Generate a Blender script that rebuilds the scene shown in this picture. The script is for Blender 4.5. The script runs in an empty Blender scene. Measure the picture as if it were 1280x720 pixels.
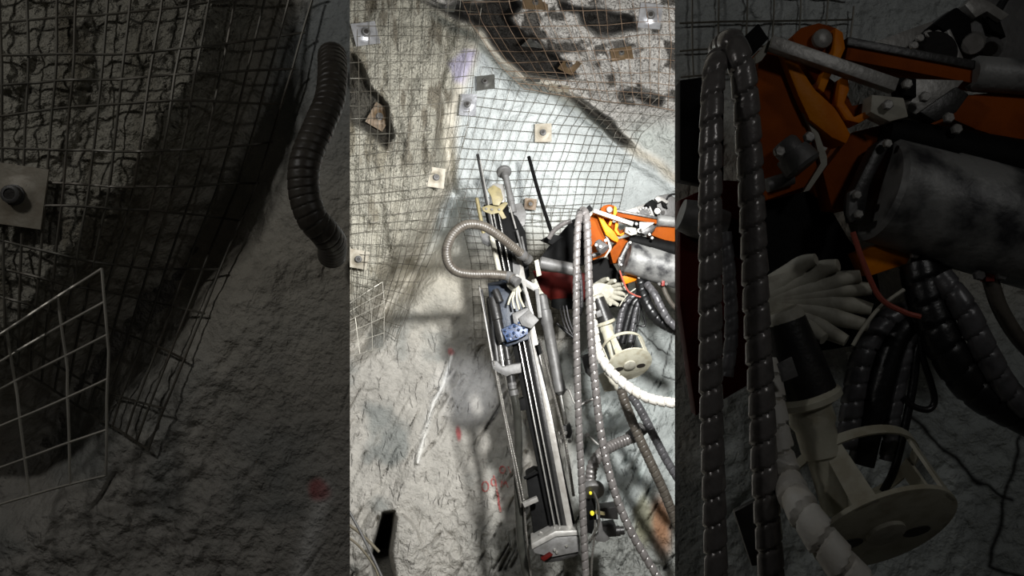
import bpy, bmesh, math, random
import numpy as np
from mathutils import Vector, Matrix
random.seed(7)
V = Vector
COL = bpy.context.scene.collection
F = 900.0                     # focal length in pixels of the 1280 px wide frame
CAMZ = 2.6
K = 1280.0 / 404.0

# ------------------------------------------------------------------ materials
def lin(c):
    return tuple(((x / 255.0) / 12.92 if x / 255.0 <= 0.04045 else ((x / 255.0 + 0.055) / 1.055) ** 2.4) for x in c)

MATS = {}
def mat(name, rgb, rough=0.5, metal=0.0, var=0.35, scale=18.0, bump=0.15, bscale=60.0, dirt=None, dirt_amt=0.5, emit=None, spec=0.5):
    m = bpy.data.materials.new(name); m.use_nodes = True
    nt = m.node_tree; N = nt.nodes; L = nt.links
    b = N['Principled BSDF']
    b.inputs['Roughness'].default_value = rough
    b.inputs['Metallic'].default_value = metal
    b.inputs['Specular IOR Level'].default_value = spec
    tc = N.new('ShaderNodeTexCoord')
    n1 = N.new('ShaderNodeTexNoise'); n1.inputs['Scale'].default_value = scale; n1.inputs['Detail'].default_value = 5
    L.new(tc.outputs['Object'], n1.inputs['Vector'])
    c = lin(rgb)
    mx = N.new('ShaderNodeMix'); mx.data_type = 'RGBA'
    lo = tuple(x * (1 - var) for x in c) if dirt is None else lin(dirt)
    mx.inputs[6].default_value = (*c, 1); mx.inputs[7].default_value = (*lo, 1)
    rp = N.new('ShaderNodeMapRange'); rp.inputs['From Min'].default_value = 0.45; rp.inputs['From Max'].default_value = 0.65
    rp.inputs['To Max'].default_value = 1.0 if dirt is None else dirt_amt
    L.new(n1.outputs['Fac'], rp.inputs['Value']); L.new(rp.outputs['Result'], mx.inputs[0])
    L.new(mx.outputs[2], b.inputs['Base Color'])
    if bump:
        n2 = N.new('ShaderNodeTexNoise'); n2.inputs['Scale'].default_value = bscale; n2.inputs['Detail'].default_value = 3
        L.new(tc.outputs['Object'], n2.inputs['Vector'])
        bp = N.new('ShaderNodeBump'); bp.inputs['Strength'].default_value = bump; bp.inputs['Distance'].default_value = 0.01
        L.new(n2.outputs['Fac'], bp.inputs['Height']); L.new(bp.outputs['Normal'], b.inputs['Normal'])
    if emit:
        b.inputs['Emission Color'].default_value = (*lin(emit), 1); b.inputs['Emission Strength'].default_value = 1
    MATS[name] = m
    return m

mat('black_steel', (9, 9, 9), 0.7, 0.0, 0.5, spec=0.12)
mat('dark_steel', (44, 43, 42), 0.4, 0.3, 0.4)
mat('grey_steel', (94, 93, 92), 0.5, 0.2, 0.4, dirt=(64, 62, 58))
mat('light_steel', (140, 138, 134), 0.42, 0.25, 0.3, dirt=(96, 93, 88))
mat('chrome', (215, 213, 208), 0.22, 0.85, 0.15, bump=0.05)
mat('rail_sheen', (158, 155, 150), 0.35, 0.3, 0.2, dirt=(120, 115, 108))
mat('hose_oily', (54, 54, 50), 0.24, 0.1, 0.3)
mat('hose_grey', (112, 108, 106), 0.26, 0.25, 0.3, dirt=(80, 76, 75), scale=30)
mat('hose_dirty', (78, 73, 66), 0.42, 0.0, 0.3, dirt=(44, 36, 30), scale=22)
mat('hose_white', (196, 193, 186), 0.55, 0.0, 0.2, dirt=(180, 172, 158))
mat('hose_black', (18, 18, 19), 0.36, 0.0, 0.3)
mat('hose_sleeve', (84, 83, 85), 0.36, 0.1, 0.4, dirt=(32, 31, 33), scale=26)
mat('braid', (112, 109, 104), 0.3, 0.6, 0.3)
mat('orange', (132, 62, 6), 0.65, 0.0, 0.3, dirt=(94, 38, 5), scale=9, spec=0.08)
mat('orange_lit', (206, 122, 8), 0.45, 0.0, 0.2, dirt=(182, 84, 4), scale=9, spec=0.1)  # the boom's orange again, lightened to paint its lit faces
mat('dark_red', (62, 12, 8), 0.55, 0.0, 0.5, dirt=(30, 5, 4), scale=8, spec=0.05)
mat('red', (128, 40, 32), 0.5, 0.0, 0.3)
mat('worn_tube', (124, 124, 122), 0.5, 0.1, 0.3, dirt=(40, 40, 42), dirt_amt=1.0, scale=9, bump=0.2)
mat('cream', (176, 173, 156), 0.5, 0.0, 0.1, dirt=(144, 136, 114), dirt_amt=0.7)
mat('bone', (164, 161, 148), 0.6, 0.0, 0.1, dirt=(124, 119, 106), scale=30)
mat('khaki', (128, 118, 84), 0.5, 0.1, 0.3, dirt=(84, 76, 54))
mat('navy', (20, 32, 48), 0.45, 0.1, 0.4, dirt=(12, 15, 22))
mat('blue', (50, 70, 106), 0.4, 0.1, 0.3, dirt=(20, 28, 46), dirt_amt=1, scale=60)
mat('wire', (104, 101, 92), 0.45, 0.3, 0.4, dirt=(96, 86, 74), scale=6, bump=0)
mat('wire_rusty', (146, 124, 104), 0.45, 0.3, 0.4, dirt=(92, 70, 54), scale=6, bump=0)
mat('wire_bright', (206, 202, 190), 0.4, 0.3, 0.3, scale=6, bump=0)
mat('plate_silver', (172, 172, 175), 0.36, 0.6, 0.15, dirt=(128, 128, 131))
mat('plate_grey', (88, 88, 84), 0.42, 0.3, 0.3, dirt=(62, 60, 55))
mat('plate_beige', (152, 145, 130), 0.5, 0.1, 0.2, dirt=(118, 105, 86))
mat('plate_rust', (98, 80, 58), 0.5, 0.15, 0.3, dirt=(64, 52, 38))
mat('rod_rusty', (110, 102, 86), 0.6, 0.1, 0.3, dirt=(76, 72, 52))
mat('paint_red', (190, 104, 102), 0.9, 0.0, 0.2, dirt=(190, 156, 146), dirt_amt=1.0, scale=40, bump=0.2)
mat('yellow', (228, 216, 60), 0.4, 0, 0.1)
mat('wire_red', (150, 72, 58), 0.5, 0, 0.1)
mat('socket', (38, 34, 30), 0.5, 0.2, 0.2)

def rock_mat():
    m = bpy.data.materials.new('rock_shotcrete'); m.use_nodes = True
    nt = m.node_tree; N = nt.nodes; L = nt.links
    b = N['Principled BSDF']; b.inputs['Roughness'].default_value = 0.85; b.inputs['Specular IOR Level'].default_value = 0.25
    at = N.new('ShaderNodeAttribute'); at.attribute_name = 'tint'
    ag = N.new('ShaderNodeAttribute'); ag.attribute_name = 'grain'
    tc = N.new('ShaderNodeTexCoord')
    def noise(s, d=4, r=0.55):
        n = N.new('ShaderNodeTexNoise'); n.inputs['Scale'].default_value = s; n.inputs['Detail'].default_value = d; n.inputs['Roughness'].default_value = r
        L.new(tc.outputs['Object'], n.inputs['Vector']); return n
    def mrange(src, a, bb, c, d):
        r = N.new('ShaderNodeMapRange'); r.inputs['From Min'].default_value = a; r.inputs['From Max'].default_value = bb
        r.inputs['To Min'].default_value = c; r.inputs['To Max'].default_value = d; L.new(src, r.inputs['Value']); return r.outputs['Result']
    def math2(op, a, bb):
        n = N.new('ShaderNodeMath'); n.operation = op
        for i, x in enumerate((a, bb)):
            if isinstance(x, (int, float)): n.inputs[i].default_value = x
            else: L.new(x, n.inputs[i])
        return n.outputs[0]
    big = mrange(noise(3.2, 5).outputs['Fac'], 0.35, 0.7, 1.06, 0.78)
    fine = mrange(noise(22, 5).outputs['Fac'], 0.4, 0.75, 1.03, 0.86)
    spk = mrange(noise(46, 3, 0.6).outputs['Fac'], 0.53, 0.66, 0.0, 0.72)
    spk = math2('MULTIPLY', spk, ag.outputs['Fac'])
    dark = math2('SUBTRACT', 1.0, spk)
    f = math2('MULTIPLY', math2('MULTIPLY', big, fine), dark)
    vm = N.new('ShaderNodeVectorMath'); vm.operation = 'SCALE'
    L.new(at.outputs['Color'], vm.inputs[0]); L.new(f, vm.inputs['Scale'])
    L.new(vm.outputs[0], b.inputs['Base Color'])
    # short cracks along the bedding
    mp = N.new('ShaderNodeMapping'); mp.inputs['Rotation'].default_value = (0, math.radians(28), 0); mp.inputs['Scale'].default_value = (13.0, 4.0, 3.0)
    wn = noise(5, 4); wv = N.new('ShaderNodeVectorMath'); wv.operation = 'MULTIPLY_ADD'
    L.new(wn.outputs['Color'], wv.inputs[0]); wv.inputs[1].default_value = (0.10, 0.10, 0.10); L.new(tc.outputs['Object'], wv.inputs[2])
    L.new(wv.outputs[0], mp.inputs['Vector'])
    vo = N.new('ShaderNodeTexVoronoi'); vo.feature = 'DISTANCE_TO_EDGE'; vo.inputs['Scale'].default_value = 1.0; L.new(mp.outputs[0], vo.inputs['Vector'])
    cr = math2('MULTIPLY', mrange(vo.outputs['Distance'], 0.0, 0.07, 1.0, 0.0), mrange(noise(7, 3).outputs['Fac'], 0.52, 0.62, 0.0, 1.0))
    al = N.new('ShaderNodeAttribute'); al.attribute_name = 'bedding'; cr = math2('MULTIPLY', cr, al.outputs['Fac'])
    f2 = math2('SUBTRACT', 1.0, math2('MULTIPLY', cr, 0.28))
    L.new(math2('MULTIPLY', f, f2), vm.inputs['Scale'])
    h = math2('MULTIPLY', cr, -0.4)
    h = math2('ADD', h, math2('ADD', math2('MULTIPLY', noise(42, 4, 0.6).outputs['Fac'], math2('ADD', math2('MULTIPLY', ag.outputs['Fac'], 2.3), 0.4)), math2('MULTIPLY', noise(13, 4).outputs['Fac'], 1.1)))
    bp = N.new('ShaderNodeBump'); bp.inputs['Strength'].default_value = 0.9; bp.inputs['Distance'].default_value = 0.036
    L.new(h, bp.inputs['Height']); L.new(bp.outputs['Normal'], b.inputs['Normal'])
    return m
ROCK = rock_mat()

# ------------------------------------------------------------------ pixel <-> place
class Map:
    def __init__(self, base, k, kd, wall, kh):
        self.base, self.k, self.kd, self.wall, self.kh = base, k, kd, wall, kh
    def at(self, px, py, d):
        X = (px - 640) * self.k; Y = (py - 360) * self.k
        return V((X / F * d, d, CAMZ - Y / F * d))
    def d(self, off): return self.base + off * self.kd
    def P(self, px, py, off=0.0): return self.at(px, py, self.d(off))
    def S(self, off=0.0): return self.d(off) / F * self.k
    def W(self, px, py, lift=0.0):           # point on / in front of the rock
        return self.at(px, py, self.wall - float(self.h(px, py)) - lift)
    def h(self, px, py):
        return HF(np.array([px], float), np.array([py], float))[0] * self.kh
FAR = Map(5.4, 1.0, 1.0, 6.8, 1.0)
NR = Map(1.78, K, 0.45, 2.16, 0.25)

class LeftMap(Map):                       # the added rock pillar at the left: its relief dies out at its straight edge
    def h(self, px, py):
        hh = HF(np.array([px], float), np.array([py], float))[0]
        return hh * self.kh * fadeL(px)
def C(X, Y): return (640 + (X - 640) / K - 202 + 202 * 0 + 0, 360 + (Y - 360) / K)
def C(X, Y): return (438 + X / K, 360 + (Y - 360) / K)
# the added pillars are seen beside the lit slot, so their own picture column differs from the face's by a shift
class NearMap(Map):
    def at(self, px, py, d):
        X = (px - 438) * self.k - 640; Y = (py - 360) * self.k
        return V((X / F * d, d, CAMZ - Y / F * d))
class NearLeft(NearMap):
    def h(self, px, py):
        hh = HF(np.array([px], float), np.array([py], float))[0]
        return hh * self.kh * float(fadeL(px))
def fadeL(px): return ss(576.0 - px, 0, 62.0)
class NearRight(NearMap):
    def h(self, px, py):
        hh = HF(np.array([px], float), np.array([py], float))[0]
        return hh * self.kh * float(np.clip((px - 704.2) / 14.0, 0, 1))
NL = NearLeft(1.9, K, 0.4, 2.05, 0.5)
NR = NearRight(1.78, K, 0.42, 2.3, 0.18)

# ------------------------------------------------------------------ rock relief
def _hash(ix, iy, s):
    n = (ix.astype(np.int64) * 374761393 + iy.astype(np.int64) * 668265263 + s * 982451653) & 0x7fffffff
    n = ((n ^ (n >> 13)) * 1274126177) & 0x7fffffff
    return ((n ^ (n >> 16)) & 0xffff) / 65535.0
def vn(x, y, s=0):
    ix = np.floor(x); iy = np.floor(y); fx = x - ix; fy = y - iy
    fx = fx * fx * (3 - 2 * fx); fy = fy * fy * (3 - 2 * fy)
    a = _hash(ix, iy, s); b = _hash(ix + 1, iy, s); c = _hash(ix, iy + 1, s); d = _hash(ix + 1, iy + 1, s)
    return a + (b - a) * fx + (c - a) * fy + (a - b - c + d) * fx * fy
def fbm(x, y, s=0, o=4):
    t = 0; a = 0.5
    for i in range(o):
        t = t + a * (vn(x, y, s + i) - 0.5); x = x * 2.03 + 7.1; y = y * 2.03 + 3.7; a *= 0.5
    return t
def ss(x, a, b):
    t = np.clip((x - a) / (b - a), 0, 1); return t * t * (3 - 2 * t)
def sdist(px, py, poly):
    """signed distance to an open polyline: positive on the left-hand side on the page as seen walking along it"""
    best = np.full(px.shape, 1e9); sg = np.ones(px.shape)
    for (x0, y0), (x1, y1) in zip(poly[:-1], poly[1:]):
        dx, dy = x1 - x0, y1 - y0; l2 = dx * dx + dy * dy
        t = np.clip(((px - x0) * dx + (py - y0) * dy) / l2, 0, 1)
        d = np.hypot(px - x0 - t * dx, py - y0 - t * dy)
        s = np.where((px - x0) * dy - (py - y0) * dx >= 0, 1.0, -1.0)
        m = d < best
        best = np.where(m, d, best); sg = np.where(m, s, sg)
    return -best * sg
def inpoly(px, py, poly):
    r = np.zeros(px.shape, bool); n = len(poly)
    for i in range(n):
        x0, y0 = poly[i]; x1, y1 = poly[(i + 1) % n]
        c = ((y0 > py) != (y1 > py)) & (px < (x1 - x0) * (py - y0) / ((y1 - y0) if y1 != y0 else 1e-9) + x0)
        r ^= c
    return r
def pdist(px, py, poly):
    d = np.abs(sdist(px, py, list(poly) + [poly[0]]))
    return np.where(inpoly(px, py, poly), -d, d)

CREV = [(420, -110), (498, -30), (525, 2), (560, 22), (600, 46), (628, 78), (652, 98), (690, 108), (722, 127), (752, 152), (790, 182), (850, 225), (950, 290)]
EDGE = [(640, -60), (566, 130), (560, 225), (545, 255), (534, 285), (520, 312), (494, 346), (470, 375), (437, 418), (400, 460)]
DARK1 = [(512, -8), (560, 8), (592, 2), (640, -8), (655, 8), (640, 22), (660, 42), (690, 62), (712, 78), (722, 98), (700, 100), (655, 94), (630, 76), (605, 44), (566, 20), (530, 4)]
DARK2 = [(700, 2), (742, 6), (790, 18), (800, 34), (772, 40), (748, 44), (728, 30), (722, 16), (702, 12)]
DARK3 = [(700, 112), (738, 130), (762, 148), (796, 184), (778, 184), (752, 164), (722, 134)]
DARK4 = [(772, 112), (800, 112), (832, 122), (826, 136), (806, 130), (786, 122)]
GROOVE = [(436, 66), (450, 78), (468, 112), (486, 132), (494, 172), (484, 186), (462, 168), (440, 158), (428, 120)]
HOLE = [(478, 640), (494, 638), (492, 660), (488, 690), (490, 708), (500, 745), (474, 745), (462, 700), (466, 676)]
SLAB = [(494, 640), (505, 642), (516, 652), (524, 664), (533, 690), (545, 706), (552, 745), (498, 745), (490, 706), (488, 690), (492, 662)]
VEIN = [(566, 440), (555, 478), (541, 506), (531, 540), (522, 578)]

def HF(px, py):
    """height of the rock towards the viewer, metres, over the photograph's own pixel grid"""
    wx = px + 14 * fbm(px / 40, py / 40, 11, 3); wy = py + 14 * fbm(px / 40, py / 40, 12, 3)
    h = 0.16 * fbm(px / 90, py / 90, 1, 4) + 0.035 * fbm(px / 14, py / 14, 2, 3)
    # toe of the wall comes forward
    h = h + 0.5 * ss(py, 430, 760)
    # left bulge: everything left of EDGE stands proud
    e = sdist(wx, wy, EDGE)
    a = ss(-e, 0, 1) if False else ss(e, -3, 26)
    a = a * (py < 1000)
    h = h + 0.42 * a * (1 - 0.45 * ss(-py, -230, 0)) 
    h = h - 0.42 * np.exp(-((e + 17) / 17) ** 2) * ss(py, 220, 270) * (1 - ss(py, 420, 470))
    # smooth shotcrete belly under the crevice
    h = h + 0.20 * np.exp(-(((px - 690) / 110) ** 2 + ((py - 170) / 90) ** 2))
    c = sdist(wx, wy, CREV)
    up = ss(-c, -2, 8)                            # above the crevice
    h = h + 0.30 * ss(-c, 34, 70) * ss(-py, -200, -20) 
    h = h + 0.10 * np.exp(-((c - 10) / 9) ** 2) * ss(px, 520, 580)
    # dark clefts
    for poly, dep, s in ((DARK1, 0.45, 10), (DARK2, 0.28, 8), (DARK3, 0.22, 7), (DARK4, 0.18, 7), (GROOVE, 0.25, 8)):
        d = pdist(wx, wy, poly); h = h - dep * ss(-d, -2, s)
    # seam between the two bulges
    h = h - 0.14 * np.exp(-(sdist(wx, wy, [(580, -20), (560, 40), (548, 110), (556, 170), (563, 235)]) / 7) ** 2)
    # rougher rock above
    h = h + 0.17 * fbm(px / 26, py / 26, 21, 4) * ss(-c, 0, 20) + 0.07 * fbm(px / 9, py / 9, 23, 3) * ss(-c, 0, 20)
    h = h + (0.09 * fbm(px / 11, py / 11, 31, 3) + 0.16 * fbm(px / 17, py / 60, 33, 3)) * a
    # diagonal bedding in the lower face
    u = (px * 0.50 + py * 0.866); v = (px * 0.866 - py * 0.50) * 0 + (px * 0.87 + py * 0.5)
    low = ss(py, 330, 470)
    rid = np.abs(fbm(v / 16 + 0.4 * fbm(px / 30, py / 30, 44, 2), u / 90 - v / 300, 41, 3))
    h = h - 0.10 * ss(0.05 - rid, 0.0, 0.05) * low * ss(fbm(px / 26, py / 26, 45, 2), -0.02, 0.12)
    h = h + 0.17 * fbm(v / 20, u / 80, 47, 4) * low
    h = h + 0.12 * fbm(px / 10, py / 10, 48, 3) * ss(py, 590, 700)
    h = h + 0.05 * np.exp(-(sdist(px, py, VEIN) / 3.0) ** 2)
    d = pdist(px, py, SLAB); k = ss(-d, -1, 5) * (1 - ss(px, 512, 548)); h = h * (1 - 0.5 * k) + k * 0.34
    d = pdist(px, py, HOLE); h = h - 1.3 * ss(-d, -1, 6)
    return h

def mixc(a, b, t): return a + (np.array(b)[None, :] - a) * t[:, None]
def TINT(px, py):
    n = px.shape[0]
    wx = px + 12 * fbm(px / 30, py / 30, 51, 3); wy = py + 12 * fbm(px / 30, py / 30, 52, 3)
    t = np.tile(np.array(lin((196, 190, 176)))[None, :], (n, 1))
    e = sdist(wx, wy, EDGE)
    c = sdist(wx, wy, CREV)
    g = np.full(n, 0.0)
    t = mixc(t, lin((180, 176, 162)), ss(e, 0, 14))
    g = g + 0.75 * ss(e, 0, 20) * ss(-py, -330, -200) + 0.35 * ss(e, 0, 20) * ss(py, 200, 330)
    belly = ss(-e, 0, 14) * ss(c, 0, 14) * ss(-py, -350, -250)
    t = mixc(t, lin((186, 191, 190)), belly)
    t = mixc(t, lin((214, 210, 204)), ss(-c, 0, 14)); g = np.maximum(g, 1.0 * ss(-c, 2, 20) * (1 - 0.75 * ss(px, 775, 800) * ss(py, 140, 165)))
    t = mixc(t, lin((190, 194, 189)), ss(-c, 0, 14) * ss(px, 760, 800) * ss(py, 135, 170))
    # lower face: warmer greys in patches
    low = ss(py, 340, 460)
    t = mixc(t, lin((188, 184, 176)), low)
    t = mixc(t, lin((150, 152, 148)), low * ss(fbm(px / 60, py / 60, 61, 4), 0.02, 0.2))
    t = mixc(t, lin((186, 192, 190)), ss(px, 690, 740) * ss(py, 330, 400))
    t = mixc(t, lin((144, 144, 138)), ss(px, 560, 620) * ss(py, 610, 680) * 0.75)
    g = np.maximum(g, 0.25 * ss(py, 600, 700))
    t = mixc(t, lin((236, 234, 228)), np.exp(-(sdist(px, py, VEIN) / 3.5) ** 2))
    t = mixc(t, lin((176, 170, 198)), ss(-pdist(wx, wy, [(557, 80), (578, 62), (596, 62), (590, 82), (580, 108), (566, 104)]), -3, 6) * 0.8)
    t = mixc(t, lin((170, 122, 84)), 0.85 * ss(1 - np.hypot((wx - 828) / 18, (wy - 655) / 52), 0.0, 0.7))
    t = mixc(t, lin((140, 136, 104)), 0.7 * ss(1 - np.hypot((wx - 806) / 18, (wy - 650) / 44), 0.0, 0.6))
    t = mixc(t, lin((44, 38, 30)), 0.85 * ss(fbm(px / 20, py / 20, 63, 4), 0.06, 0.15) * ss(-c, 4, 24) * (1 - ss(px, 780, 815) * ss(py, 110, 150)))  # dark splotches: mesh shadows and speckle painted onto the roof rock
    t = mixc(t, lin((96, 86, 70)), 0.7 * ss(fbm(px / 9, py / 40, 64, 3), 0.05, 0.16) * ss(e, 0, 10) * ss(-py, -260, -170))
    t = mixc(t, lin((120, 112, 94)), 0.65 * ss(fbm(px / 16, py / 45, 66, 4), 0.02, 0.16) * ss(e, 0, 12) * ss(-px, -520, -470))
    # bare black rock; shade of the clefts, groove and hole painted in too
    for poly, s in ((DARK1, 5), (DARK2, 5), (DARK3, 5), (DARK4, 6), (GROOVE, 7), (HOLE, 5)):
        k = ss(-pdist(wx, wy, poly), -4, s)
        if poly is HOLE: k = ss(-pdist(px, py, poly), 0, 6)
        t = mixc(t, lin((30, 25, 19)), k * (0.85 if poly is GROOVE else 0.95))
    t = mixc(t, lin((80, 86, 82)), 0.75 * np.exp(-((c - 7) / 7) ** 2) * ss(c, -2, 3) * ss(px, 520, 560) * ss(-px, -790, -740))
    # dark hairline cracks at the right
    for pl in ([(795, 408), (815, 428), (822, 436), (838, 444)], [(842, 415), (835, 440), (832, 455), (828, 470), (842, 474)], [(797, 575), (790, 600), (782, 612)]):
        k = np.exp(-(sdist(px + 3 * fbm(px / 6, py / 6, 71, 2), py + 3 * fbm(px / 6, py / 6, 72, 2), pl) / 0.9) ** 2)
        t = mixc(t, lin((46, 46, 44)), k)
    # dark slits of the bedding
    u = (px * 0.50 + py * 0.866); v = (px * 0.87 + py * 0.5)
    rid = np.abs(fbm(v / 16 + 0.4 * fbm(px / 30, py / 30, 44, 2), u / 90 - v / 300, 41, 3))
    k = ss(0.010 - rid, 0.0, 0.010) * low * ss(fbm(px / 22, py / 22, 77, 3), 0.10, 0.16)
    t = mixc(t, lin((84, 82, 76)), 0.8 * k)
    # red spray marks
    for (x, y, a, b_, s) in ((571, 544, 4.5, 13, .8), (566, 438, 7, 5, .7), (664, 596, 6, 14, .7)):
        t = mixc(t, lin((196, 84, 88)), s * ss(1 - np.hypot((wx - 12 * 0 - x) / a, (wy - y) / b_), 0.0, 0.6))
    return t, g

def grid_obj(name, P, nr, nc, tint, grain, material):
    me = bpy.data.meshes.new(name)
    idx = np.arange(nr * nc).reshape(nr, nc)
    q = np.stack([idx[:-1, :-1], idx[1:, :-1], idx[1:, 1:], idx[:-1, 1:]], -1).reshape(-1, 4)
    me.vertices.add(nr * nc); me.vertices.foreach_set('co', P.reshape(-1).astype(np.float32))
    me.loops.add(q.size); me.loops.foreach_set('vertex_index', q.reshape(-1).astype(np.int32))
    me.polygons.add(len(q)); me.polygons.foreach_set('loop_start', (np.arange(len(q)) * 4).astype(np.int32))
    me.update(calc_edges=True); me.validate()
    at = me.attributes.new('tint', 'FLOAT_COLOR', 'POINT')
    at.data.foreach_set('color', np.concatenate([tint, np.ones((len(tint), 1))], 1).reshape(-1).astype(np.float32))
    ag = me.attributes.new('grain', 'FLOAT', 'POINT'); ag.data.foreach_set('value', grain.astype(np.float32))
    bd = me.attributes.new('bedding', 'FLOAT', 'POINT'); zz = P.reshape(-1, 3)[:, 2]
    bd.data.foreach_set('value', (ss(-zz, -2.45, -1.9) if name == 'wall_back' else np.full(len(zz), 0.25)).astype(np.float32))
    me.polygons.foreach_set('use_smooth', np.ones(len(q), bool))
    me.materials.append(material)
    o = bpy.data.objects.new(name, me); COL.objects.link(o); o['kind'] = 'structure'
    return o

def rock_face():
    xs = np.concatenate([np.arange(270, 404, 9.0), np.arange(404, 880, 1.6), np.arange(880, 1012, 9.0)])
    ys = np.arange(-76, 760, 1.6)
    nl = 14
    X, Y = np.meshgrid(xs, ys)
    h = HF(X.ravel(), Y.ravel()).reshape(X.shape)
    fade = ss(X, 270, 380) * ss(-X, -1010, -900)
    d = FAR.wall - h * fade
    P = np.stack([(X - 640) / F * d, d, CAMZ - (Y - 360) / F * d], -1)
    zc = CAMZ - (ys - 360) / F * FAR.wall
    left, right = [], []
    for i in range(nl):
        yy = 2.45 + (FAR.wall - 2.45) * i / nl
        nz = 0.25 * fbm(np.full(len(ys), yy * 1.3), zc * 1.3, 81, 4)
        left.append(np.stack([P[:, 0, 0] + nz, np.full(len(ys), yy), zc], -1))
        right.append(np.stack([P[:, -1, 0] + nz, np.full(len(ys), yy), zc], -1))
    P = np.concatenate([np.stack(left, 1), P, np.stack(right[::-1], 1)], 1)
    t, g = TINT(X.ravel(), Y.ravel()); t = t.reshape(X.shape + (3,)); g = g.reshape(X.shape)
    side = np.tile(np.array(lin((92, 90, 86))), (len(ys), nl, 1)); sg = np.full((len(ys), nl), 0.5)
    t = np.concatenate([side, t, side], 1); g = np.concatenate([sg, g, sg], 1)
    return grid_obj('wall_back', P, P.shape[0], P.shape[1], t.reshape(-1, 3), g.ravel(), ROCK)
WALL = rock_face()

def near_wall(name, M, p0, p1, left):
    """an added rock pillar, a dim near copy of the face, beside the slot: rough front, straight cut edge face, side wall running back past the camera"""
    xs = np.arange(p0, p1 + 0.01, 0.62); xs[-1 if left else 0] = p1 if left else p0
    ys = np.arange(236, 486, 0.62)
    X, Y = np.meshgrid(xs, ys)
    hh = HF(X.ravel(), Y.ravel()).reshape(X.shape) * M.kh
    fine = (0.03 * fbm(X.ravel() / 5, Y.ravel() / 5, 90, 3)).reshape(X.shape)
    f = fadeL(X) if left else np.clip((X - 704.2) / 14.0, 0, 1)
    d = M.wall - (hh + fine) * f
    PX = (X - 438) * M.k - 640; PY = (Y - 360) * M.k
    P = np.stack([PX / F * d, d, CAMZ - PY / F * d], -1)
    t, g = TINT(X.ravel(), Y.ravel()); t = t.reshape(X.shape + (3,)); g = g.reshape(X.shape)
    # extend rows to floor and roof
    top = P[:1].copy(); top[..., 2] = 5.6; bot = P[-1:].copy(); bot[..., 2] = 0.0
    top[..., 1] = M.wall; bot[..., 1] = M.wall
    if left: top[:, -1, 0] = P[0, -1, 0]
    P = np.concatenate([top, P, bot], 0); t = np.concatenate([t[:1], t, t[-1:]], 0); g = np.concatenate([g[:1], g, g[-1:]], 0)
    z = P[:, :1, 2]
    def colm(x, y):
        c = np.empty((P.shape[0], 1, 3)); c[..., 0] = x; c[..., 1] = y; c[..., 2] = z; return c
    sgn = -1 if left else 1
    e0 = P[:, -1 if left else 0, 0].mean()
    inner = [colm(e0 - 0.0 + sgn * 0.13, M.wall + 0.2)]
    outer = [colm(sgn * 2.1, M.wall), colm(sgn * 2.2, -0.6)]
    far_ = [colm(sgn * 3.3, M.wall + 0.2)]
    if left: seq = outer[::-1] + [P] + inner + far_
    else: seq = far_ + inner + [P] + outer
    n_l = 2
    P2 = np.concatenate(seq, 1)
    base = np.tile(np.array(lin((150, 146, 138))), (P.shape[0], 2, 1)); sg = np.full((P.shape[0], 2), 0.4)
    t2 = np.concatenate([base, t, base], 1); g2 = np.concatenate([sg, g, sg], 1)
    o = grid_obj(name, P2, P2.shape[0], P2.shape[1], t2.reshape(-1, 3), g2.ravel(), ROCK)
    o.data.set_sharp_from_angle(angle=math.radians(55))
    return o
near_wall('wall_left', NL, 432.0, 576.05, True)  # added pillars, dim copies of the face, framing the lit slot
near_wall('wall_right', NR, 704.25, 850.0, False)

def slab(name, z, y0, y1, x0, x1):
    ny, nx = 60, 50
    Y, X = np.meshgrid(np.linspace(y0, y1, ny), np.linspace(x0, x1, nx), indexing='ij')
    Z = z + 0.12 * (fbm(X.ravel() * 1.5, Y.ravel() * 1.5, 95, 4).reshape(X.shape) - 0.3)
    P = np.stack([X, Y, Z], -1)
    n = ny * nx
    return grid_obj(name, P, ny, nx, np.tile(np.array(lin((150, 146, 136))), (n, 1)), np.full(n, 0.6), ROCK)
slab('floor', 0.0, -0.6, 7.4, -3.4, 3.4)
slab('ceiling', 5.65, -0.6, 7.6, -3.4, 3.4)

# ------------------------------------------------------------------ mesh builder
def cat(pts, n=6):
    """Catmull-Rom through 3-D points"""
    pts = [V(p) for p in pts]
    if len(pts) < 3 or n <= 1: return pts
    out = []
    q = [pts[0] * 2 - pts[1]] + pts + [pts[-1] * 2 - pts[-2]]
    for i in range(1, len(q) - 2):
        p0, p1, p2, p3 = q[i - 1], q[i], q[i + 1], q[i + 2]
        for k in range(n):
            t = k / n
            out.append(0.5 * ((2 * p1) + (p2 - p0) * t + (2 * p0 - 5 * p1 + 4 * p2 - p3) * t * t + (3 * p1 - p0 - 3 * p2 + p3) * t ** 3))
    out.append(pts[-1]); return out
def resample(pts, step):
    out = [pts[0]]; acc = 0.0; s = [0.0]
    for a, b in zip(pts[:-1], pts[1:]): s.append(s[-1] + (b - a).length)
    n = max(2, int(s[-1] / step)); j = 0
    for i in range(1, n + 1):
        t = s[-1] * i / n
        while j < len(s) - 2 and s[j + 1] < t: j += 1
        f = (t - s[j]) / max(1e-9, s[j + 1] - s[j]); out.append(pts[j].lerp(pts[j + 1], f))
    return out

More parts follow.
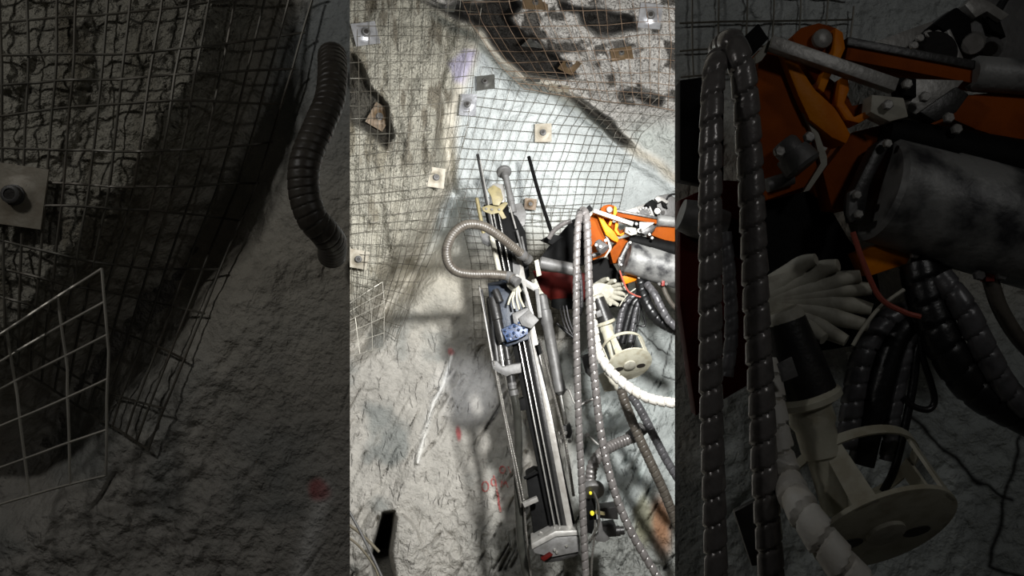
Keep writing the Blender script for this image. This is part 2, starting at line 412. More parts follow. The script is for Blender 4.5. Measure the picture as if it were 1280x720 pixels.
class MB:
    def __init__(self): self.v = []; self.f = []
    def ring(self, c, a, b, r, n, ph=0.0, rf=None):
        i0 = len(self.v)
        for k in range(n):
            th = 2 * math.pi * k / n + ph
            rr = r if rf is None else r * rf(th)
            self.v.append(c + a * (math.cos(th) * rr) + b * (math.sin(th) * rr))
        return i0
    def bridge(self, i0, i1, n):
        for k in range(n):
            k2 = (k + 1) % n; self.f.append((i0 + k, i0 + k2, i1 + k2, i1 + k))
    def cap(self, i0, n, flip=False):
        r = list(range(i0, i0 + n)); self.f.append(tuple(r if flip else r[::-1]))
    def tube(self, pts, r, n=10, helix=None, taper=None, ribs=None):
        """pts: 3-D path (already smooth); helix=(pitch, amplitude): overlapping spiral wrap"""
        if helix: pts = resample(pts, helix[0] / 10.0)
        if ribs: pts = resample(pts, ribs[0] / 6.0)
        t = (pts[1] - pts[0]).normalized()
        a = t.orthogonal().normalized(); s = 0.0; prev = None; L = len(pts)
        for i, p in enumerate(pts):
            t2 = (pts[min(i + 1, L - 1)] - pts[max(i - 1, 0)])
            if t2.length < 1e-9: t2 = t.copy()
            t2.normalize()
            a = (a - t2 * a.dot(t2))
            if a.length < 1e-6: a = t2.orthogonal()
            a.normalize(); b = t2.cross(a)
            if i: s += (p - pts[i - 1]).length
            rr = r
            if taper: rr = r * (taper[0] + (taper[1] - taper[0]) * i / (L - 1))
            rf = None
            if helix:
                pt, am = helix
                def rf(th, s=s, pt=pt, am=am):
                    ph = (s / pt - th / (2 * math.pi)) % 1.0
                    return 1.0 - am * (0.55 * (1 - ph / 0.8) if ph < 0.8 else (1.7 * math.sin((ph - 0.8) / 0.2 * math.pi) + 0.55 * (ph - .8) / .2))
            if ribs:
                ph = (s / ribs[0]) % 1.0
                rr = rr * (1 - ribs[1] * (0.5 + 0.5 * math.cos(2 * math.pi * ph)))
            i1 = self.ring(p, a, b, rr, n, 0, rf)
            if prev is not None: self.bridge(prev, i1, n)
            else: self.cap(i1, n)
            prev = i1; t = t2
        self.cap(prev, n, True); return self
    def lathe(self, p0, p1, prof, n=24, axis=None):
        """prof: [(fraction along p0-p1, radius)]"""
        p0, p1 = V(p0), V(p1); d = p1 - p0; t = d.normalized(); a = t.orthogonal().normalized(); b = t.cross(a); prev = None
        for fr, r in prof:
            i1 = self.ring(p0 + d * fr, a, b, max(r, 1e-5), n)
            if prev is not None: self.bridge(prev, i1, n)
            else: self.cap(i1, n)
            prev = i1
        self.cap(prev, n, True); return self
    def add_bm(self, bm):
        i0 = len(self.v); bm.verts.ensure_lookup_table()
        for i, v in enumerate(bm.verts): v.index = i; self.v.append(v.co.copy())
        for f in bm.faces: self.f.append(tuple(i0 + v.index for v in f.verts))
        bm.free(); return self
    def prism(self, front, ext, bevel=0.004):
        front = [V(p) for p in front]; ext = V(ext); bm = bmesh.new(); n = len(front)
        a = [bm.verts.new(p) for p in front]; b = [bm.verts.new(p + ext) for p in front]
        bm.faces.new(a); bm.faces.new(b[::-1])
        for i in range(n): bm.faces.new((a[i], b[i], b[(i + 1) % n], a[(i + 1) % n]))
        bmesh.ops.recalc_face_normals(bm, faces=bm.faces)
        if bevel:
            try: bmesh.ops.bevel(bm, geom=list(bm.edges), offset=bevel, segments=2, profile=0.6, affect='EDGES', clamp_overlap=True)
            except Exception: pass
        return self.add_bm(bm)
    def bar(self, p0, p1, w, dp, bevel=0.003, w1=None):
        p0, p1 = V(p0), V(p1); t = (p1 - p0).normalized(); y = V((0, 1, 0)); s = t.cross(y)
        if s.length < 1e-4: s = V((1, 0, 0))
        s.normalize(); u = s.cross(t).normalized(); w1 = w if w1 is None else w1
        f = [p0 + s * w / 2, p0 - s * w / 2, p1 - s * w1 / 2, p1 + s * w1 / 2]
        f = [q - u * dp / 2 for q in f]
        return self.prism(f, u * dp, bevel)
    def bolt(self, c, nrm, r, h=None, n=6):
        c = V(c); nrm = V(nrm).normalized(); h = h or r * 0.9
        return self.lathe(c, c + nrm * h, [(0, r), (0.8, r), (1, r * 0.8)], n)
    def obj(self, name, m, parent=None, base=None, angle=38, smooth=True):
        if base is None: base = parent.location.copy() if parent is not None and parent.parent is None else None
        if base is None:
            q = parent
            while q is not None and q.parent is not None: q = q.parent
            base = q.location.copy() if q is not None else V((0, 0, 0))
        me = bpy.data.meshes.new(name)
        me.from_pydata([tuple(v - base) for v in self.v], [], self.f); me.update()
        if smooth:
            me.polygons.foreach_set('use_smooth', np.ones(len(me.polygons), bool)); me.set_sharp_from_angle(angle=math.radians(angle))
        me.materials.append(MATS[m] if isinstance(m, str) else m)
        o = bpy.data.objects.new(name, me); COL.objects.link(o)
        if parent is not None: o.parent = parent
        else: o.location = base
        return o

def tag(o, label, cate, group=None, kind=None):
    o['label'] = label; o['category'] = cate
    if group: o['group'] = group
    if kind: o['kind'] = kind
    return o
def thing(name, loc, label, cate, group=None):
    o = bpy.data.objects.new(name, None); COL.objects.link(o); o.location = V(loc); o.empty_display_size = 0.1
    return tag(o, label, cate, group)
FWD = V((0, -1, 0))

def hose(name, M, pts, w, m, label, cate='hose', helix=None, ribs=None, n=12, group=None, parent=None, smooth=8, w_end=None, couplings=None):
    """pts: (px, py, off) - a hose of w photo pixels"""
    P3 = cat([M.P(*p) for p in pts], smooth)
    s = M.S(sum(p[2] for p in pts) / len(pts)); r = w * s / 2
    mb = MB()
    mb.tube(P3, r, n, helix=(helix[0] * s, helix[1]) if helix else None, ribs=(ribs[0] * s, ribs[1]) if ribs else None, taper=(1, w_end / w) if w_end else None)
    if parent is not None: return mb.obj(name, m, parent)
    base = P3[-1].copy()
    if couplings:
        t = thing(name, base, label, cate, group)
        mb.obj('sleeve', m, t)
        for e in couplings:
            a, b = (P3[0], P3[1]) if e == 0 else (P3[-1], P3[-2])
            d = (a - b).normalized(); c = MB()
            c.lathe(a - d * r * 1.6, a + d * r * 1.5, [(0, r * 1.18), (0.4, r * 1.18), (0.42, r * 0.95), (0.75, r * 0.95), (0.77, r * 1.1), (1, r * 1.1)], 12)
            c.obj('coupling', 'grey_steel', t)
        return t
    o = mb.obj(name, m, None, base=base); tag(o, label, cate, group); return o

# ------------------------------------------------------------------ wire mesh sheets
def along(poly, v):
    n = len(poly) - 1; x = v * n; i = min(int(x), n - 1); f = x - i
    return (poly[i][0] + (poly[i + 1][0] - poly[i][0]) * f, poly[i][1] + (poly[i + 1][1] - poly[i][1]) * f)
def sheet(M, L, R, nu, nv, m, label, lift=0.06, seed=1, clip=None, r=0.0026, warp=2.0, flat=None, reach=16):
    """welded mesh: nu wires down, nv wires across, draped over the high points of the rock"""
    rs = 80
    uu = np.linspace(0, 1, rs); vv = np.linspace(0, 1, rs)
    def xy(u, v):
        a, b = along(L, v), along(R, v)
        return a[0] + (b[0] - a[0]) * u, a[1] + (b[1] - a[1]) * u
    G = np.array([[xy(u, v) for u in uu] for v in vv])            # [v,u,2]
    X, Y = G[..., 0].ravel(), G[..., 1].ravel()
    hs = [HF(X, Y)]
    for k in range(8):
        a = k * math.pi / 4; hs.append(HF(X + reach * math.cos(a), Y + reach * math.sin(a)) - 0.03)
    hs = np.array(hs); H = 0.55 * hs.max(0) + 0.45 * hs.mean(0); H = np.maximum(H, hs[0] + 0.01)
    if isinstance(M, NearMap):
        H = H * (fadeL(X) if M is NL else np.clip((X - 704.2) / 14.0, 0, 1)) * M.kh
    H = H + lift + 0.03 * fbm(X / 25, Y / 25, seed * 7, 2)
    if flat is not None: H = np.maximum(H, flat)
    wx = warp * 2 * fbm(X / 45, Y / 45, seed * 7 + 1, 3); wy = warp * 2 * fbm(X / 45, Y / 45, seed * 7 + 2, 3)
    D = M.wall - H
    PX, PY = X + wx, Y + wy
    pos = np.array([M.at(x, y, d) for x, y, d in zip(PX, PY, D)]).reshape(rs, rs, 3)
    pxy = np.stack([PX, PY], -1).reshape(rs, rs, 2)
    def smp(A, u, v):
        x = u * (rs - 1); y = v * (rs - 1); i = min(int(x), rs - 2); j = min(int(y), rs - 2); fx, fy = x - i, y - j
        return (A[j, i] * (1 - fx) + A[j, i + 1] * fx) * (1 - fy) + (A[j + 1, i] * (1 - fx) + A[j + 1, i + 1] * fx) * fy
    mb = MB(); rng = random.Random(seed)
    def run(fn):
        seg = []
        for i in range(46):
            u, v = fn(i / 45.0); q = smp(pxy, u, v)
            if clip and not (clip[0] <= q[0] <= clip[2] and clip[1] <= q[1] <= clip[3]):
                if len(seg) > 1: mb.tube(seg, r, 5)
                seg = []; continue
            seg.append(V(smp(pos, u, v)))
        if len(seg) > 1: mb.tube(seg, r, 5)
    for i in range(nu):
        u = min(1, max(0, (i + rng.uniform(-.06, .06)) / (nu - 1))); b = rng.uniform(-.012, .012)
        run(lambda t: (min(1, max(0, u + b * math.sin(3 * t))), t))
    for j in range(nv):
        v = min(1, max(0, (j + rng.uniform(-.06, .06)) / (nv - 1))); b = rng.uniform(-.012, .012)
        run(lambda t: (t, min(1, max(0, v + b * math.sin(3 * t)))))
    o = mb.obj('wire_mesh', m, None, base=V(pos[-1, 0]))
    return tag(o, label, 'wire mesh', 'welded wire mesh sheets')

A_L = [(418, -30), (420, 60), (424, 160), (428, 250), (432, 320), (436, 385)]
A_R = [(606, -30), (598, 60), (588, 150), (566, 235), (540, 320), (497, 424)]
D_L = [(424, 388), (429, 410), (436, 446)]; D_R = [(478, 352), (481, 385), (480, 434)]
B_L = [(566, -30), (590, 30), (628, 84), (655, 112)]; B_R = [(860, -40), (862, 20), (860, 80), (856, 140)]
C_L = [(604, 84), (588, 150), (566, 220), (548, 285)]; C_R = [(858, 118), (802, 168), (782, 222), (772, 272)]
E_L = [(570, 250), (588, 330), (593, 422)]; E_R = [(724, 262), (722, 330), (716, 424)]
sheet(FAR, A_L, A_R, 14, 30, 'wire', r=0.003, label='bent wire mesh over the beige bulge with two plates, upper left of the lit face', seed=1)
sheet(FAR, D_L, D_R, 4, 6, 'wire_bright', 'short bright wire mesh hanging free below the beige bulge of the lit face', seed=2, flat=0.3, warp=1)
sheet(FAR, B_L, B_R, 20, 12, 'wire_rusty', 'rusty wire mesh across the black cleft under the roof', seed=3, warp=4, lift=0.10)
sheet(FAR, C_L, C_R, 20, 17, 'wire', 'grey wire mesh over the smooth pale belly of rock above the drill', r=0.0023, seed=4, lift=0.03)
sheet(FAR, E_L, E_R, 14, 19, 'wire', 'fine wire mesh behind the upper half of the drill feed', seed=5, lift=0.03, warp=1.5)
sheet(NL, A_L, A_R, 14, 30, 'wire', 'large-looking dim wire mesh bending over the added near pillar', seed=1, clip=(430, 236, 573, 470), r=0.0035, lift=0.03)
sheet(NL, D_L, D_R, 4, 6, 'wire_bright', 'pale corner of mesh hanging off the added near pillar, lower down', seed=2, flat=0.19, clip=(430, 236, 573, 470), r=0.0035, warp=1)
sheet(NR, [(700, 232), (702, 278)], [(776, 236), (772, 272)], 8, 5, 'wire', 'dim strip of wire mesh above the near copy of the boom', seed=6, clip=(706, 236, 775, 290), r=0.0032, lift=0.02, warp=1)

# ------------------------------------------------------------------ bolt plates
def bolt_plate(M, px, py, w, h, roll, yaw, pitch, m, label, lift=0.07, skew=0.0):
    s = (M.wall - M.h(px, py) - lift) / F * M.k
    W, Hh = w * s, h * s
    c = M.W(px, py, lift)
    R = Matrix.Rotation(math.radians(yaw), 3, 'Z') @ Matrix.Rotation(math.radians(pitch), 3, 'X') @ Matrix.Rotation(math.radians(roll), 3, 'Y')
    t = thing('bolt_plate', c, label, 'bolt plate', 'rock bolt plates')
    n = 17; mb = MB(); r0 = min(W, Hh)
    def hz(a, b): 
        d = math.hypot(a * W, b * Hh) / r0
        return 0.10 * r0 * max(0.0, math.cos(min(1, d / 0.36) * math.pi / 2)) ** 1.2 + 0.03 * r0 * math.sin(a * 5 + px) * b
    for lay, zo in ((0, 0.0), (1, 0.006)):
        for j in range(n):
            for i in range(n):
                a, b = i / (n - 1) - .5, j / (n - 1) - .5
                mb.v.append(c + R @ V(((a + skew * b) * W, -hz(a, b) + zo, b * Hh)))
    q = n * n
    for j in range(n - 1):
        for i in range(n - 1):
            k = j * n + i; mb.f.append((k, k + 1, k + n + 1, k + n)); mb.f.append((q + k, q + k + n, q + k + n + 1, q + k + 1))
    for i in range(n - 1):
        for a, b in ((i, i + 1), ((n - 1) * n + i + 1, (n - 1) * n + i), ((i + 1) * n, i * n), (i * n + n - 1, (i + 1) * n + n - 1)):
            mb.f.append((b, a, q + a, q + b))
    mb.obj('plate', m, t)
    z = R @ V((0, -1, 0)); rr = r0 * 0.17; c1 = c + z * (0.085 * r0)
    MB().lathe(c1 - z * 0.004, c1 + z * rr * 0.9, [(0, rr * 1.15), (0.3, rr * 1.15), (0.35, rr), (0.9, rr), (1, rr * 0.85), (1.0, rr * 0.62), (0.45, rr * 0.58)], 14).obj('bolt_head', 'grey_steel', t)
    MB().lathe(c1 + z * rr * 0.5, c1 + z * rr * 0.8, [(0, rr * 0.64), (1, rr * 0.64)], 12).obj('bolt_socket', 'socket', t)
    return t
PL = [
    (457, 42, 31, 29, -14, 18, -6, 'plate_silver', 'bright silver domed plate at the top left of the lit rock face'),
    (474, 146, 24, 29, 28, 20, 0, 'plate_rust', 'rusty tilted plate in the dark groove of the beige bulge'),
    (585, 131, 21, 27, 4, -8, 0, 'plate_silver', 'upright silver plate just below the dark grey one, beside the lilac patch'),
    (607, 103, 23, 19, -4, -10, -10, 'plate_grey', 'dark grey plate under a fold of mesh, right of the lilac patch'),
    (545, 222, 22, 25, 6, 14, 0, 'plate_beige', 'beige plate on the rock edge left of the tilted drill rod'),
    (448, 324, 24, 23, 10, 12, 0, 'plate_beige', 'beige plate lowest on the left edge of the lit rock face'),
    (557, 9, 26, 15, 6, -12, -25, 'plate_grey', 'dark plate at the top where the black cleft begins'),
    (669, 5, 32, 19, 2, 8, -30, 'plate_rust', 'brown foreshortened plate at the top centre of the roof rock'),
    (813, 20, 28, 31, 8, -6, 0, 'plate_silver', 'large bright silver plate in the top right corner of the lit face'),
    (777, 67, 27, 18, -8, -6, -18, 'plate_rust', 'brown-grey plate left below the large silver corner plate'),
    (670, 53, 27, 17, 14, -10, -30, 'plate_grey', 'dark grey skewed plate deep in the black cleft'),
    (712, 82, 22, 21, 34, -14, -20, 'plate_rust', 'dark brown diamond-turned plate at the lower end of the black cleft'),
    (699, 110, 25, 12, 10, 0, -35, 'plate_beige', 'thin-looking tan plate on the lip below the black cleft'),
    (679, 166, 21, 23, 0, -6, 0, 'plate_beige', 'square grey-beige plate on the pale belly above the thin black rod'),
    (663, 255, 15, 14, 6, 0, 0, 'plate_rust', 'small dark brown plate behind mesh between drill head and black rod'),
    (667, 99, 17, 8, 12, 0, -40, 'plate_grey', 'smallest dim plate under the mesh on the cleft lip'),
]
for p in PL: bolt_plate(FAR, *p[:8], p[8], skew=0.25 if p[0] in (670,) else 0.0)
bolt_plate(NL, 444.5, 323.5, 21, 24, 8, 6, 0, 'plate_beige', 'dim beige plate at the outer edge of the added near left pillar', lift=0.05)

# ------------------------------------------------------------------ spray paint on the face
def stroke(mb, pts, w):
    """a thin band of paint lying on the rock"""
    P2 = []
    for (x0, y0), (x1, y1) in zip(pts[:-1], pts[1:]):
        for k in range(5): P2.append((x0 + (x1 - x0) * k / 5, y0 + (y1 - y0) * k / 5))
    P2.append(pts[-1]); i0 = len(mb.v); n = len(P2)
    for i, (x, y) in enumerate(P2):
        a = P2[max(0, i - 1)]; b = P2[min(n - 1, i + 1)]; dx, dy = b[0] - a[0], b[1] - a[1]; l = math.hypot(dx, dy) or 1
        nx, ny = -dy / l * w / 2, dx / l * w / 2
        for sx in (-1, 1):
            for lf in (0.014, -0.02): mb.v.append(FAR.W(x + nx * sx, y + ny * sx, lf))
    for i in range(n - 1):
        a = i0 + i * 4; b = a + 4
        mb.f += [(a, b, b + 2, a + 2), (a + 1, a + 3, b + 3, b + 1), (a, a + 1, b + 1, b), (a + 2, b + 2, b + 3, a + 3)]
def oval(cx, cy, rx, ry, tilt=0, a0=0, a1=360, n=14):
    o = []
    for k in range(n + 1):
        a = math.radians(a0 + (a1 - a0) * k / n); x, y = rx * math.cos(a), ry * math.sin(a); c, s = math.cos(tilt), math.sin(tilt)
        o.append((cx + x * c - y * s, cy + x * s + y * c))
    return o
for pts in (oval(628, 587, 3.4, 4.2), [(635, 583), (638.5, 591)], oval(606.5, 608, 4.2, 6.2), oval(617, 602.5, 2.8, 4.5), [(617, 594), (619, 600), (621, 611)],
            [(626.5, 609), (627, 601), (629.5, 606), (632, 601.5), (635, 609)], [(621, 612), (623, 622), (624, 632), (626, 640)]):
    mb = MB(); stroke(mb, pts, 1.7 if len(pts) != 4 else 2.6); o = mb.obj('spray_paint_mark', 'paint_red', None, base=V((0, 0, 0)), smooth=False); o.parent = WALL; o['label'] = 'red spray-painted stroke on the rock'

# ------------------------------------------------------------------ loose steel at the toe
for pts, w, m, lab in (
    ([(430, 628, .35), (452, 668, .3), (484, 735, .2)], 3.4, 'grey_steel', 'straight grey steel rod leaning across the dark hole'),
    ([(430, 652, .55), (452, 668, .55), (474, 690, .5)], 4.0, 'rod_rusty', 'stubby brown rod poking into the dark hole behind the grey rod'),
    ([(430, 668, .5), (450, 684, .5), (470, 712, .45), (476, 740, .4)], 3.0, 'rod_rusty', 'bent olive rod lowest by the dark hole')):
    hose('steel_rod', FAR, pts, w, m, lab, 'rod', n=10, group='loose rods by the hole')

# ------------------------------------------------------------------ the drill feed
def OF(py): return 0.55 - (py - 200) / 490 * 0.75
def build_feed():
    M = FAR
    P = lambda x, y, o=0.0: M.P(x, y, OF(y) + o)
    s = M.S(0.1)
    root = thing('drill_feed', P(696, 690), 'long tilted steel drill feed with chrome rail and thick foot plate', 'drill')
    def prism(name, m, pts, th, o=0.0, bev=0.006, parent=root):
        return MB().prism([P(x, y, o) for x, y in pts], (0, th, 0), bev).obj(name, m, parent)
    def bar(name, m, a, b, w, th, o=0.0, parent=root, w1=None):
        return MB().bar(P(*a, o), P(*b, o), w * s, th, 0.004, None if w1 is None else w1 * s).obj(name, m, parent)
    def rod(name, m, pts, w, o=0.0, parent=root, n=12, **k):
        mb = MB(); mb.tube(cat([P(x, y, o) for x, y in pts], 6), w * s / 2, n, **k); return mb.obj(name, m, parent)
    prism('feed_beam', 'black_steel', [(604, 256), (634, 252), (721, 664), (690, 672)], 0.12)
    bar('chrome_rail', 'rail_sheen', (645, 305), (713.5, 664), 7.5, 0.03, -0.02)  # bright half of the rail's sheen, painted as its own strip
    bar('chrome_rail', 'dark_steel', (638.5, 305), (707.5, 664), 4.5, 0.025, -0.015)  # dark half of the same sheen, painted beside it
    bar('dark_rail', 'black_steel', (631, 290), (703, 664), 7.5, 0.02, -0.015)
    for x0, x1 in ((616, 694.5), (622.5, 701)): rod('slide_rod', 'chrome', [(x0, 262), (x1, 664)], 2.3, -0.035)
    rod('drill_steel', 'dark_steel', [(597, 193), (610, 262), (640, 420)], 4.2, -0.04)
    rod('drill_steel', 'light_steel', [(600, 200), (612, 262), (620, 300)], 2.0, -0.05)  # pale strip put in as the lit side of the rod
    # head
    a = P(629.5, 213, 0.05); b = a + V((.18, -.62, -.76)).normalized() * (14 * s)
    st = MB().lathe(a, b, [(0, 9.4 * s), (.1, 10.2 * s), (.34, 10.2 * s), (.42, 9.4 * s), (.5, 5.2 * s), (1, 5 * s)], 28).obj('stinger_pad', 'grey_steel', root)
    MB().lathe(P(632, 220), P(642, 266), [(0, 4.4 * s), (.55, 4.4 * s), (.56, 5.2 * s), (.7, 5.2 * s), (.71, 4.6 * s), (1, 4.6 * s)], 18).obj('stinger_shaft', 'grey_steel', root)
    prism('head_block', 'khaki', [(609, 237), (617, 231), (626, 236), (629, 248), (624, 257), (616, 256), (614, 246)], 0.08, -0.03)
    prism('head_casting', 'light_steel', [(611, 233), (618, 229), (630, 230), (632, 250), (626, 258), (612, 258)], 0.06, 0.03)
    j = prism('clamp_jaw', 'khaki', [(602, 259), (611, 256), (622, 258), (631, 252), (635, 254), (628, 263), (633, 272), (628, 274), (623, 266), (614, 268), (609, 266), (604, 264)], 0.06, -0.06)
    for x, y in ((608, 261), (615, 262), (624, 262)):
        mb = MB(); mb.bolt(P(x, y, -0.065), FWD, 1.6 * s); mb.obj('jaw_bolt', 'grey_steel', j)
    rod('guide_post', 'khaki', [(596, 248), (600, 268), (606, 300)], 5)
    prism('head_bracket', 'grey_steel', [(640, 256), (652, 253), (658, 266), (656, 281), (648, 287), (643, 275)], 0.07, 0.0)
    rod('bracket_strut', 'light_steel', [(637, 258), (645, 286)], 2.4, -0.05)
    prism('side_housing', 'black_steel', [(630, 262), (646, 270), (657, 290), (662, 345), (652, 356), (636, 335), (624, 290)], 0.14, -0.01)
    rod('housing_pipe', 'grey_steel', [(646, 288), (654, 318)], 3.2, -0.06)
    rod('housing_pipe', 'grey_steel', [(652, 296), (657, 320)], 3.2, -0.06)
    prism('housing_gusset', 'grey_steel', [(640, 322), (650, 330), (655, 352), (650, 366), (642, 352)], 0.03, -0.04)
    MB().lathe(P(614, 294, -.05), P(626, 348, -.05), [(0, 2.6 * s), (.1, 3.4 * s), (.9, 3.4 * s), (1, 2.6 * s)], 16).obj('accumulator', 'bone', root)
    prism('head_cover', 'grey_steel', [(601, 292), (612, 290), (620, 304), (610, 308), (603, 304)], 0.05, -.03)
    # rock drill body
    d = prism('rock_drill', 'navy', [(609, 354), (640, 348), (650, 372), (662, 424), (634, 434), (622, 424), (614, 390)], 0.16, -0.09, 0.012)
    mb = MB(); mb.lathe(P(616, 372, -.1), P(628, 428, -.1), [(0, 6 * s), (.1, 7 * s), (.5, 7 * s), (.52, 6 * s), (.9, 6 * s), (1, 5 * s)], 18); mb.obj('drill_barrel', 'dark_steel', d)
    mb = MB(); mb.lathe(P(619, 362, -.14), P(625, 378, -.14), [(0, 4 * s), (.3, 5 * s), (1, 5 * s)], 16); mb.obj('drill_port', 'dark_steel', d)
    bl = prism('valve_block', 'blue', [(626, 412), (650, 401), (660, 409), (660, 417), (648, 424), (634, 428)], 0.08, -0.15)
    rng = random.Random(3)
    for x, y in ((631, 413), (637, 409), (643, 407), (649, 404), (635, 419), (642, 416), (648, 412), (655, 409), (638, 424), (646, 420), (654, 415)):
        mb = MB(); mb.bolt(P(x, y, -.15), (rng.uniform(-.3, .3), -1, rng.uniform(-.3, .3)), 1.7 * s, 3 * s, 8); mb.obj('valve_fitting', 'blue', bl)
    for k, (x0, y0, x1, y1, x2, y2) in enumerate(((643, 362, 638, 372, 635, 381), (645, 362, 641, 374, 643, 386), (648, 362, 650, 373, 655, 384), (646, 360, 646, 374, 649, 387))):
        rod('hose_tail', 'cream', [(x0, y0), (x1, y1), (x2, y2)], 3.0, -0.17 - .01 * k, n=10)
    MB().lathe(P(636, 352, -.17), P(650, 366, -.17), [(0, 4.5 * s), (.2, 6.5 * s), (.6, 6 * s), (1, 3.5 * s)], 16).obj('hose_manifold', 'bone', root)
    prism('cover_box', 'grey_steel', [(640, 392), (660, 384), (663, 392), (648, 398), (652, 408), (642, 404)], 0.10, -0.16)
    prism('cover_lid', 'grey_steel', [(648, 398), (661, 387), (674, 400), (664, 411), (652, 407)], 0.05, -0.18)
    bar('drill_yoke', 'light_steel', (644, 346), (672, 362), 8, .05, -.1)
    bar('drill_yoke', 'light_steel', (654, 352), (666, 396), 4, .04, -.14)
    bar('drill_yoke', 'grey_steel', (671, 362), (675, 398), 5, .05, -.12)
    prism('yoke_lug', 'bone', [(664, 350), (670, 348), (676, 362), (684, 372), (678, 378), (668, 366)], 0.05, -0.05)
    # cylinders below the drill
    MB().lathe(P(612, 372, -.02), P(623, 462, -.02), [(0, 4.5 * s), (.06, 5.2 * s), (.9, 5.2 * s), (.91, 6 * s), (1, 6 * s)], 18).obj('side_cylinder', 'dark_steel', root)
    MB().lathe(P(622, 410, -.03), P(631, 470, -.03), [(0, 2.5 * s), (1, 2.5 * s)], 14).obj('side_rod', 'chrome', root)
    MB().lathe(P(631, 425, -.05), P(641, 488, -.05), [(0, 4.5 * s), (.4, 4.5 * s), (.42, 5.6 * s), (.96, 5.6 * s), (1, 5 * s)], 18).obj('side_cylinder', 'dark_steel', root)
    prism('cylinder_clamp', 'grey_steel', [(614, 452), (621, 451), (628, 459), (636, 456), (651, 454), (652, 466), (640, 468), (633, 471), (623, 466), (616, 461)], 0.07, -0.11)
    rod('guide_pipe', 'dark_steel', [(602, 362), (610, 415), (618, 458)], 3.5, -.04)
    bar('guide_highlight', 'light_steel', (599, 357), (616, 454), 1.6, .01, -.05)  # pale strip painted in as the dark pipe's highlight
    for x, y in ((647, 500), (655, 463)): prism('beam_lug', 'black_steel', [(x, y), (x + 9, y - 3), (x + 12, y + 12), (x + 3, y + 14)], .08, -.03)
    # lift cylinder on the right
    lc = MB().lathe(P(677, 368, -.06), P(701, 494, -.06), [(0, 4 * s), (.02, 6.5 * s), (.16, 6.5 * s), (.17, 8 * s), (.3, 8 * s), (.31, 7 * s), (.86, 7 * s), (.87, 7.6 * s), (.97, 7.6 * s), (.98, 6 * s), (1, 3.6 * s)], 24).obj('lift_cylinder', 'grey_steel', root)
    MB().lathe(P(700.5, 492, -.06), P(709, 536, -.06), [(0, 2.6 * s), (1, 2.6 * s)], 14).obj('piston_rod', 'chrome', root)
    prism('cylinder_clevis', 'dark_steel', [(703, 533), (713, 530), (716, 540), (713, 548), (705, 548)], .08, -.1)
    for x, y in ((700, 541), (707, 541), (712, 551), (702, 551)):
        mb = MB(); mb.bolt(P(x, y, -.1), FWD, 2.6 * s, 3 * s); mb.obj('clevis_nut', 'light_steel', root)
    prism('rail_lug', 'black_steel', [(668, 432), (677, 428), (680, 440), (672, 446)], .06, -.05)
    rod('oil_pipe', 'light_steel', [(703, 489), (710, 487), (714, 494), (718, 504), (725, 508)], 2.4, -.08)
    mb = MB(); mb.lathe(P(726, 506, -.1), P(742, 498, -.1), [(0, 1.4 * s), (.3, 1.6 * s), (.32, 2.6 * s), (.6, 2.6 * s), (.62, 1.8 * s), (1, 1.8 * s)], 12); mb.obj('pipe_union', 'light_steel', root)
    mb = MB(); mb.lathe(P(732, 542, .05), P(748, 556, .05), [(0, 2.4 * s), (.25, 2.4 * s), (.28, 1.5 * s), (1, 1.5 * s)], 12); mb.obj('grease_pipe', 'light_steel', root)
    # base
    prism('base_bracket', 'black_steel', [(657, 594), (668, 588), (677, 590), (694, 655), (694, 672), (668, 678), (663, 640)], .16, .04, .01)
    bar('bracket_arm', 'black_steel', (655, 598), (672, 590), 3, .03, .02)
    mb = MB(); mb.bolt(P(676, 667, -.05), FWD, 3 * s, 2 * s); mb.obj('base_pin', 'light_steel', root)
    bar('cable_clip', 'light_steel', (654, 631), (672, 623), 5.5, .05, -.05)
    fp = prism('foot_plate', 'grey_steel', [(664, 684), (694, 668), (720, 666), (725, 673), (725, 690), (690, 697), (668, 692)], .24, -.12, .012)
    prism('foot_plate_rim', 'light_steel', [(664, 680), (694, 664), (721, 663), (724, 669), (695, 671), (665, 687)], .22, -.13, .006, fp)
    prism('foot_pad', 'dark_steel', [(675, 694), (700, 693), (724, 688), (722, 695), (700, 702), (682, 704), (675, 700)], .2, -.1, .012, fp)
    prism('reflector', 'dark_red', [(676, 698), (687, 691), (691, 694), (680, 702)], .03, -.14, .002, fp)
    for x, y in ((696, 690), (693, 687), (708, 682)):
        mb = MB(); mb.bolt(P(x, y, -.12), FWD, 1.8 * s, 2.5 * s); mb.obj('foot_bolt', 'chrome', fp)
    return root
build_feed()

# ------------------------------------------------------------------ hoses and rods beside the feed
g1 = 'hoses along the drill feed'
hose('drill_hose', FAR, [(656, 321, .2), (640, 308, .1), (620, 292, .02), (602, 282, -.02), (582, 281, -.05), (566, 293, -.06), (558, 312, -.06), (561, 330, -.05), (572, 340, -.03), (592, 343, 0), (615, 343, .04), (634, 345, .08), (641, 349, .06)], 12, 'hose_dirty', 'thick dirty hose bent in a wide loop left of the drill feed', helix=(3.2, .035), group=g1, n=16, couplings=(0, 1))
hose('drill_rod', FAR, [(661, 196, .75), (674, 243, .6), (691, 296, .4)], 4.6, 'black_steel', 'thin straight black rod rising beside the drill head', 'rod', n=12)
hose('braided_hose', FAR, [(617, 452, .06), (627, 505, 0), (640, 570, -.06), (648, 612, -.1), (652, 634, -.12)], 3.4, 'braid', 'outer of two thin braided hoses down the left of the feed', helix=(3, .18), group=g1, n=8)
hose('braided_hose', FAR, [(622, 470, .04), (632, 520, 0), (646, 585, -.06), (654, 625, -.1), (657, 660, -.12), (664, 725, -.16)], 3.2, 'braid', 'inner thin braided hose running on below the cable clip', helix=(3, .18), group=g1, n=8)
